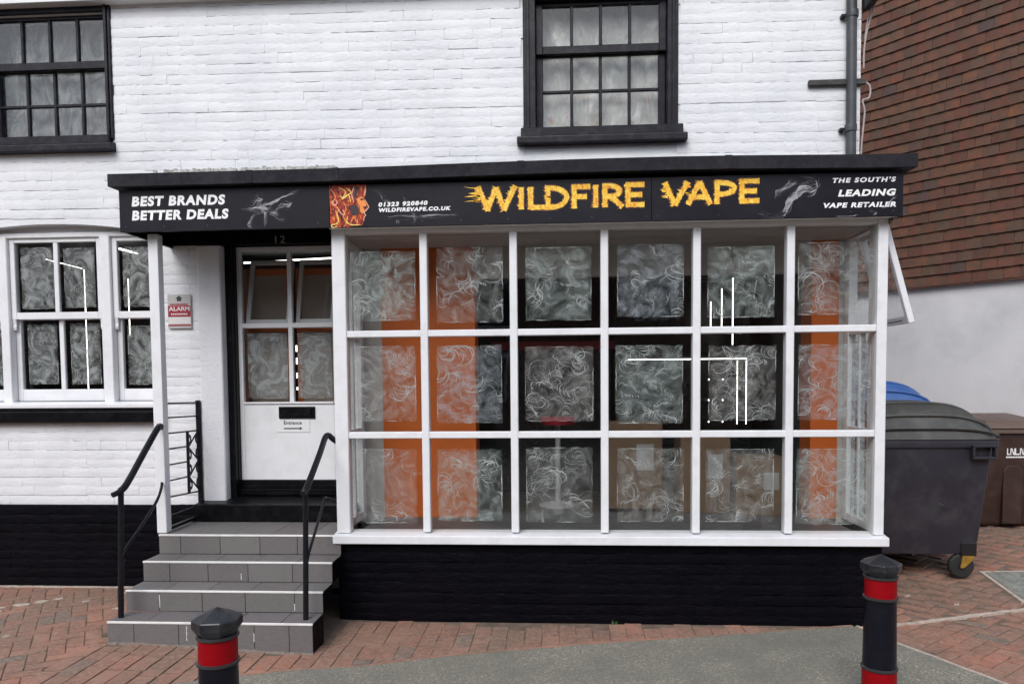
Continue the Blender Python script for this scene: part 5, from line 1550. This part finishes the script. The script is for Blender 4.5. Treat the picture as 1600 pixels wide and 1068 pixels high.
# ------------------------------------------------------------------ neighbouring tile-hung house
ANG = math.radians(-49)
DX, DY = math.cos(ANG), math.sin(ANG)
PX, PY = 6.796, 3.322
def nb(s, out, z):    # s along the wall, out: distance in front of the wall face
    return (PX + DX * s + DY * out, PY + DY * s - DX * out, z)
hs = thing("tile_hung_house", (PX, PY, 0.2), "neighbouring house with brown clay tile hung wall above pale render", "house")
def nb_box(mb, s0, s1, o0, o1, z0, z1):
    return mb.hexa([nb(s0, o1, z0), nb(s1, o1, z0), nb(s1, o0, z0), nb(s0, o0, z0)], [nb(s0, o1, z1), nb(s1, o1, z1), nb(s1, o0, z1), nb(s0, o0, z1)])
nb_box(MB(), -3.6, 2.0, -4.0, -0.05, -0.2, 2.79).build("rendered_wall", M["render"], hs)
tw = nb_box(MB(), -3.6, 2.0, -4.0, -0.035, 2.79, 7.2).build("upper_wall", M["int_dark"], hs)
def tile_mb(seed):
    r = random.Random(seed)
    # local: x along, y out (towards -), z up; origin at the tile's lower front edge centre
    w2 = 0.0815 + r.uniform(-.001, .001); h = 0.19; th_ = 0.013
    sag = r.uniform(-.003, .003)
    bl = [(-w2, -0.018 + r.uniform(-.002, .002), r.uniform(-.003, .003)), (0, -0.021, sag), (w2, -0.018 + r.uniform(-.002, .002), r.uniform(-.003, .003))]
    tp = [(-w2, 0.012, h), (0, 0.009, h), (w2, 0.012, h)]
    vs = bl + tp + [(x, y + th_, z + .002) for x, y, z in bl] + [(x, y + th_, z) for x, y, z in tp]
    fs = [(0, 1, 4, 3), (1, 2, 5, 4), (0, 6, 7, 1), (1, 7, 8, 2), (0, 3, 9, 6), (2, 8, 11, 5), (6, 9, 10, 7), (7, 10, 11, 8)]
    return MB().add(vs, fs)
TL = [tile_mb(300 + i) for i in range(8)]
tl_me = [m.mesh("tile", M["clay"]) for m in TL]
tiles = []
gauge, tw_ = 0.1278, 0.165
for k in range(34):
    zc_ = 2.776 + gauge * k
    s = -3.4 + (0.5 * tw_ if k % 2 else 0)
    drift = 0.004 * math.sin(k * 1.7)
    while s < 1.6:
        tiles.append((s, zc_ + drift + 0.006 * math.sin(s * 2.1 + k * .4)))
        s += tw_ + rnd.uniform(-.002, .002)
trest = MB(); vis = []
for (s, z) in tiles:
    pr = project(nb(s, 0.02, z + 0.06))
    ok = pr and 1338 < pr[0] < 1625 and -14 < pr[1] < 470 and not (pr[0] < 1425 and 245 < pr[1] < 340)
    vis.append((pr[2] if ok else 1e9, s, z))
vis.sort()
RZm = Matrix.Rotation(ANG, 4, 'Z')
for i, (d, s, z) in enumerate(vis):
    va = rnd.randrange(8)
    p = nb(s, 0.0, z)
    if i < 300 and d < 1e8:
        o = link("tile", tl_me[va], tw)
        o.location = p; o.rotation_euler = (rnd.uniform(-.02, .02), rnd.uniform(-.008, .008), ANG)
    else:
        mt = Matrix.Translation(p) @ RZm
        trest.add([tuple(mt @ Vector(q)) for q in TL[va].v], TL[va].f)
tr_o = trest.build("tile_field", M["clay"], tw); tr_o["kind"] = "stuff"
nb_box(MB(), -3.6, 2.0, -0.04, 0.012, 2.752, 2.778).build("tilting_batten", M["clay"], hs)

# cables at the corner of the shop
cb = thing("cables", (3.96, 0.6, 3.2), "thin pale cables hanging at the corner beside the downpipe", "cable")
MB().tube(spline([(4.05, 0.58, 4.62), (4.01, 0.58, 4.46), (3.965, 0.585, 4.30), (3.945, 0.585, 4.16), (3.945, 0.59, 4.02)]), 0.0065, 6).build("cable_run", M["cable"], cb, smooth=True)
MB().tube(spline([(4.03, 0.59, 4.55), (3.975, 0.59, 4.40), (3.95, 0.59, 4.24)]), 0.005, 6).build("cable_run", M["cable"], cb, smooth=True)
MB().tube(spline([(3.955, 0.585, 3.92), (3.99, 0.58, 3.88), (3.985, 0.58, 3.80), (3.94, 0.585, 3.78), (3.955, 0.585, 3.70), (3.945, 0.585, 3.56), (3.935, 0.585, 3.42), (3.935, 0.585, 3.2)]), 0.0065, 6).build("cable_run", M["cable"], cb, smooth=True)

# ------------------------------------------------------------------ things inside the shop
def led(p0, p1, r_, label, group="lit light tubes inside the shop"):
    m = MB().tube([p0, p1], r_, 8)
    o = m.build("light_tube", M["led"], None)
    return tag(o, label, "light tube", group)
led((2.34, 2.36, 1.878), (3.54, 2.36, 1.878), 0.0045, "horizontal lit tube across the middle row of bay panes")
led((3.535, 2.36, 1.215), (3.535, 2.36, 1.86), 0.0045, "right of two tall lit tubes in the fifth pane, middle row")
led((3.445, 2.36, 1.215), (3.445, 2.36, 1.86), 0.0041, "left of two tall lit tubes in the fifth pane, middle row")
led((3.03, 2.36, 1.215), (3.03, 2.36, 1.70), 0.0037, "short lit tube near the left edge of the fifth middle pane")
led((3.175, 2.36, 2.20), (3.175, 2.36, 2.455), 0.0045, "shortest of three lit tubes in the top fifth pane")
led((3.285, 2.36, 2.20), (3.285, 2.36, 2.585), 0.0045, "middle one of three lit tubes in the top fifth pane")
led((3.395, 2.36, 2.02), (3.395, 2.36, 2.69), 0.0049, "tallest of three lit tubes in the top fifth pane")
for k, (x, z) in enumerate(((3.16, 1.67), (3.30, 1.67), (3.16, 1.46), (3.30, 1.46), (3.16, 1.24), (3.30, 1.24))):
    tag(MB().lathe([(0.002, z - .009), (0.007, z), (0.002, z + .009)], x, 2.36, 8).build("spot_lamp", M["led"]), "tiny lit spot, %s of six in the fifth middle pane" % ("top left", "top right", "centre left", "centre right", "bottom left", "bottom right")[k], "lamp", "tiny display spots")
led((-1.50, 2.0, 2.872), (-0.58, 2.0, 2.905), 0.0074, "bright ceiling tube seen through the top of the door glass")
led((-1.070, 2.0, 1.50), (-1.070, 2.0, 2.04), 0.0041, "upright lit tube seen through the lower left door pane")
for k, (a, b) in enumerate(((1.985, 2.045), (1.86, 1.92), (1.72, 1.77), (1.60, 1.63))):
    tag(MB().tube([(-0.985, 2.0, a), (-0.985, 2.0, b)], 0.006, 8).build("spot_lamp", M["led"]), "small lit dash beside the door's middle bar, %s of four" % ("topmost", "second from top", "third from top", "lowest")[k], "lamp", "lit dashes in the door glass")
led((-3.16, 2.0, 1.63), (-3.16, 2.0, 2.835), 0.0041, "upright lit tube in the middle sash of the left window")
led((-3.56, 2.0, 2.945), (-3.18, 2.0, 2.845), 0.0033, "thin sloping lit tube high in the left window's middle sash")
led((-2.703, 2.0, 2.16), (-2.703, 2.0, 2.735), 0.0041, "upright lit tube in the right sash of the left window")
led((-2.43, 1.3, 2.928), (-2.19, 1.3, 2.862), 0.0083, "thick ceiling tube in the right sash of the left window")
# display cabinets
def cabinet(x0, x1, y0, y1, z1_, label):
    c = thing("display_cabinet", ((x0 + x1) / 2, y0, 0.56), label, "cabinet", "display cabinets")
    MB().box(x0, x0 + .03, y0, y1, 0.562, z1_).box(x1 - .03, x1, y0, y1, 0.562, z1_).box(x0 + .03, x1 - .03, y1 - .02, y1, 0.562, z1_).box(x0 + .03, x1 - .03, y0, y1 - .02, z1_ - .04, z1_).build("carcass", M["cabinet"], c)
    for z in (1.0, 1.45, 1.9):
        MB().box(x0 + .03, x1 - .03, y0 + .02, y1 - .02, z, z + .02).build("shelf", M["cabinet"], c)
cabinet(2.20, 3.60, 2.40, 2.85, 2.75, "black display cabinet behind the right half of the bay")
cabinet(1.05, 2.15, 2.9, 3.3, 2.3, "black display cabinet behind the third column of bay panes")
cabinet(-4.1, -2.4, 2.3, 2.8, 2.6, "black display cabinet behind the left shop window")
# orange framed boards behind the door
for k, (xa, xb, lab) in enumerate(((-1.082, -0.656, "orange framed grey board behind the left door panes"), (-0.619, -0.185, "orange framed grey board behind the right door panes"))):
    ob_ = thing("framed_board", ((xa + xb) / 2, 1.0, 0.6), lab, "board", "orange framed boards behind the door")
    MB().box(xa, xa + .045, 0.99, 1.03, 0.60, 2.655).box(xb - .045, xb, 0.99, 1.03, 0.60, 2.655).box(xa + .045, xb - .045, 0.991, 1.029, 2.117, 2.19).box(xa + .045, xb - .045, 0.991, 1.029, 2.60, 2.655).build("frame", M["orange"], ob_)
    MB().box(xa + .045, xb - .045, 1.0, 1.02, 0.60, 2.60).build("panel", M["board"], ob_)
def carton(x0, x1, y0, y1, z0, z1_, label):
    b = thing("cardboard_box", ((x0 + x1) / 2, (y0 + y1) / 2, z0), label, "box", "cardboard boxes in the bay")
    MB().box(x0, x1, y0, y1, z0, z1_).build("carton", M["card"], b, 0.004)
    MB().box(x0 - .001, x1 + .001, (y0 + y1) / 2 - .025, (y0 + y1) / 2 + .025, z1_ - .06, z1_ + .001).build("packing_tape", M["card"], b)
    MB().box(x0 + (x1 - x0) * .55, x0 + (x1 - x0) * .85, y0 - .001, y0 + .001, z0 + (z1_ - z0) * .45, z0 + (z1_ - z0) * .75).build("address_label", M["label"], b)
carton(2.62, 3.02, 0.80, 1.15, 0.586, 1.23, "tall brown cardboard box behind the fifth lower pane")
carton(3.04, 3.44, 0.70, 1.05, 0.586, 1.05, "brown cardboard box near the orange pier, behind lower panes")
carton(2.02, 2.50, 1.00, 1.30, 0.586, 1.32, "brown cardboard box behind the fourth lower pane")
st_ = thing("red_stool", (1.62, 1.3, 0.56), "round red seated stool behind the third column of bay panes", "stool")
MB().lathe([(0.02, 1.36), (0.15, 1.355), (0.17, 1.33), (0.15, 1.29), (0.03, 1.285)], 1.62, 1.3, 20).build("seat", M["red_cloth"], st_, smooth=True)
MB().tube([(1.62, 1.3, 0.57), (1.62, 1.3, 1.285)], 0.025, 10).build("column", M["grey_metal"], st_, smooth=True)
MB().lathe([(0.17, 0.562), (0.17, 0.572), (0.03, 0.60)], 1.62, 1.3, 20).build("base", M["grey_metal"], st_, smooth=True)
rc = thing("red_counter", (1.6, 2.2, 0.56), "dark red counter seen under the top row of bay panes", "counter")
MB().box(1.0, 2.15, 2.10, 2.5, 0.562, 1.98).build("counter_body", M["cabinet"], rc)
MB().box(0.97, 2.18, 2.06, 2.52, 1.98, 2.06).build("counter_top", M["red_cloth"], rc)

# ------------------------------------------------------------------ terrace across the street (seen reflected)
op = thing("brick_terrace", (0, -16, 0), "brick terrace across the street, reflected in the shop glass", "building")
MB().box(-22, 22, -24, -16, -0.2, 5.6).build("wall", M["far_brick"], op)
MB().add([(-22.4, -15.6, 5.6), (22.4, -15.6, 5.6), (22.4, -24.4, 5.6), (-22.4, -24.4, 5.6), (-22.4, -20, 8.6), (22.4, -20, 8.6)], [(0, 1, 5, 4), (3, 4, 5, 2), (0, 4, 3), (1, 2, 5)]).build("roof", M["far_roof"], op)
for i in range(9):
    for z0, z1_ in ((0.9, 2.3), (3.3, 4.7)):
        xx = -20 + i * 4.8
        w_ = MB().box(xx, xx + 1.2, -16.02, -15.96, z0, z1_).build("window", M["white"], op)
        MB().box(xx + 0.08, xx + 1.12, -15.96, -15.95, z0 + 0.08, z1_ - 0.08).build("pane", M["cabinet"], w_)
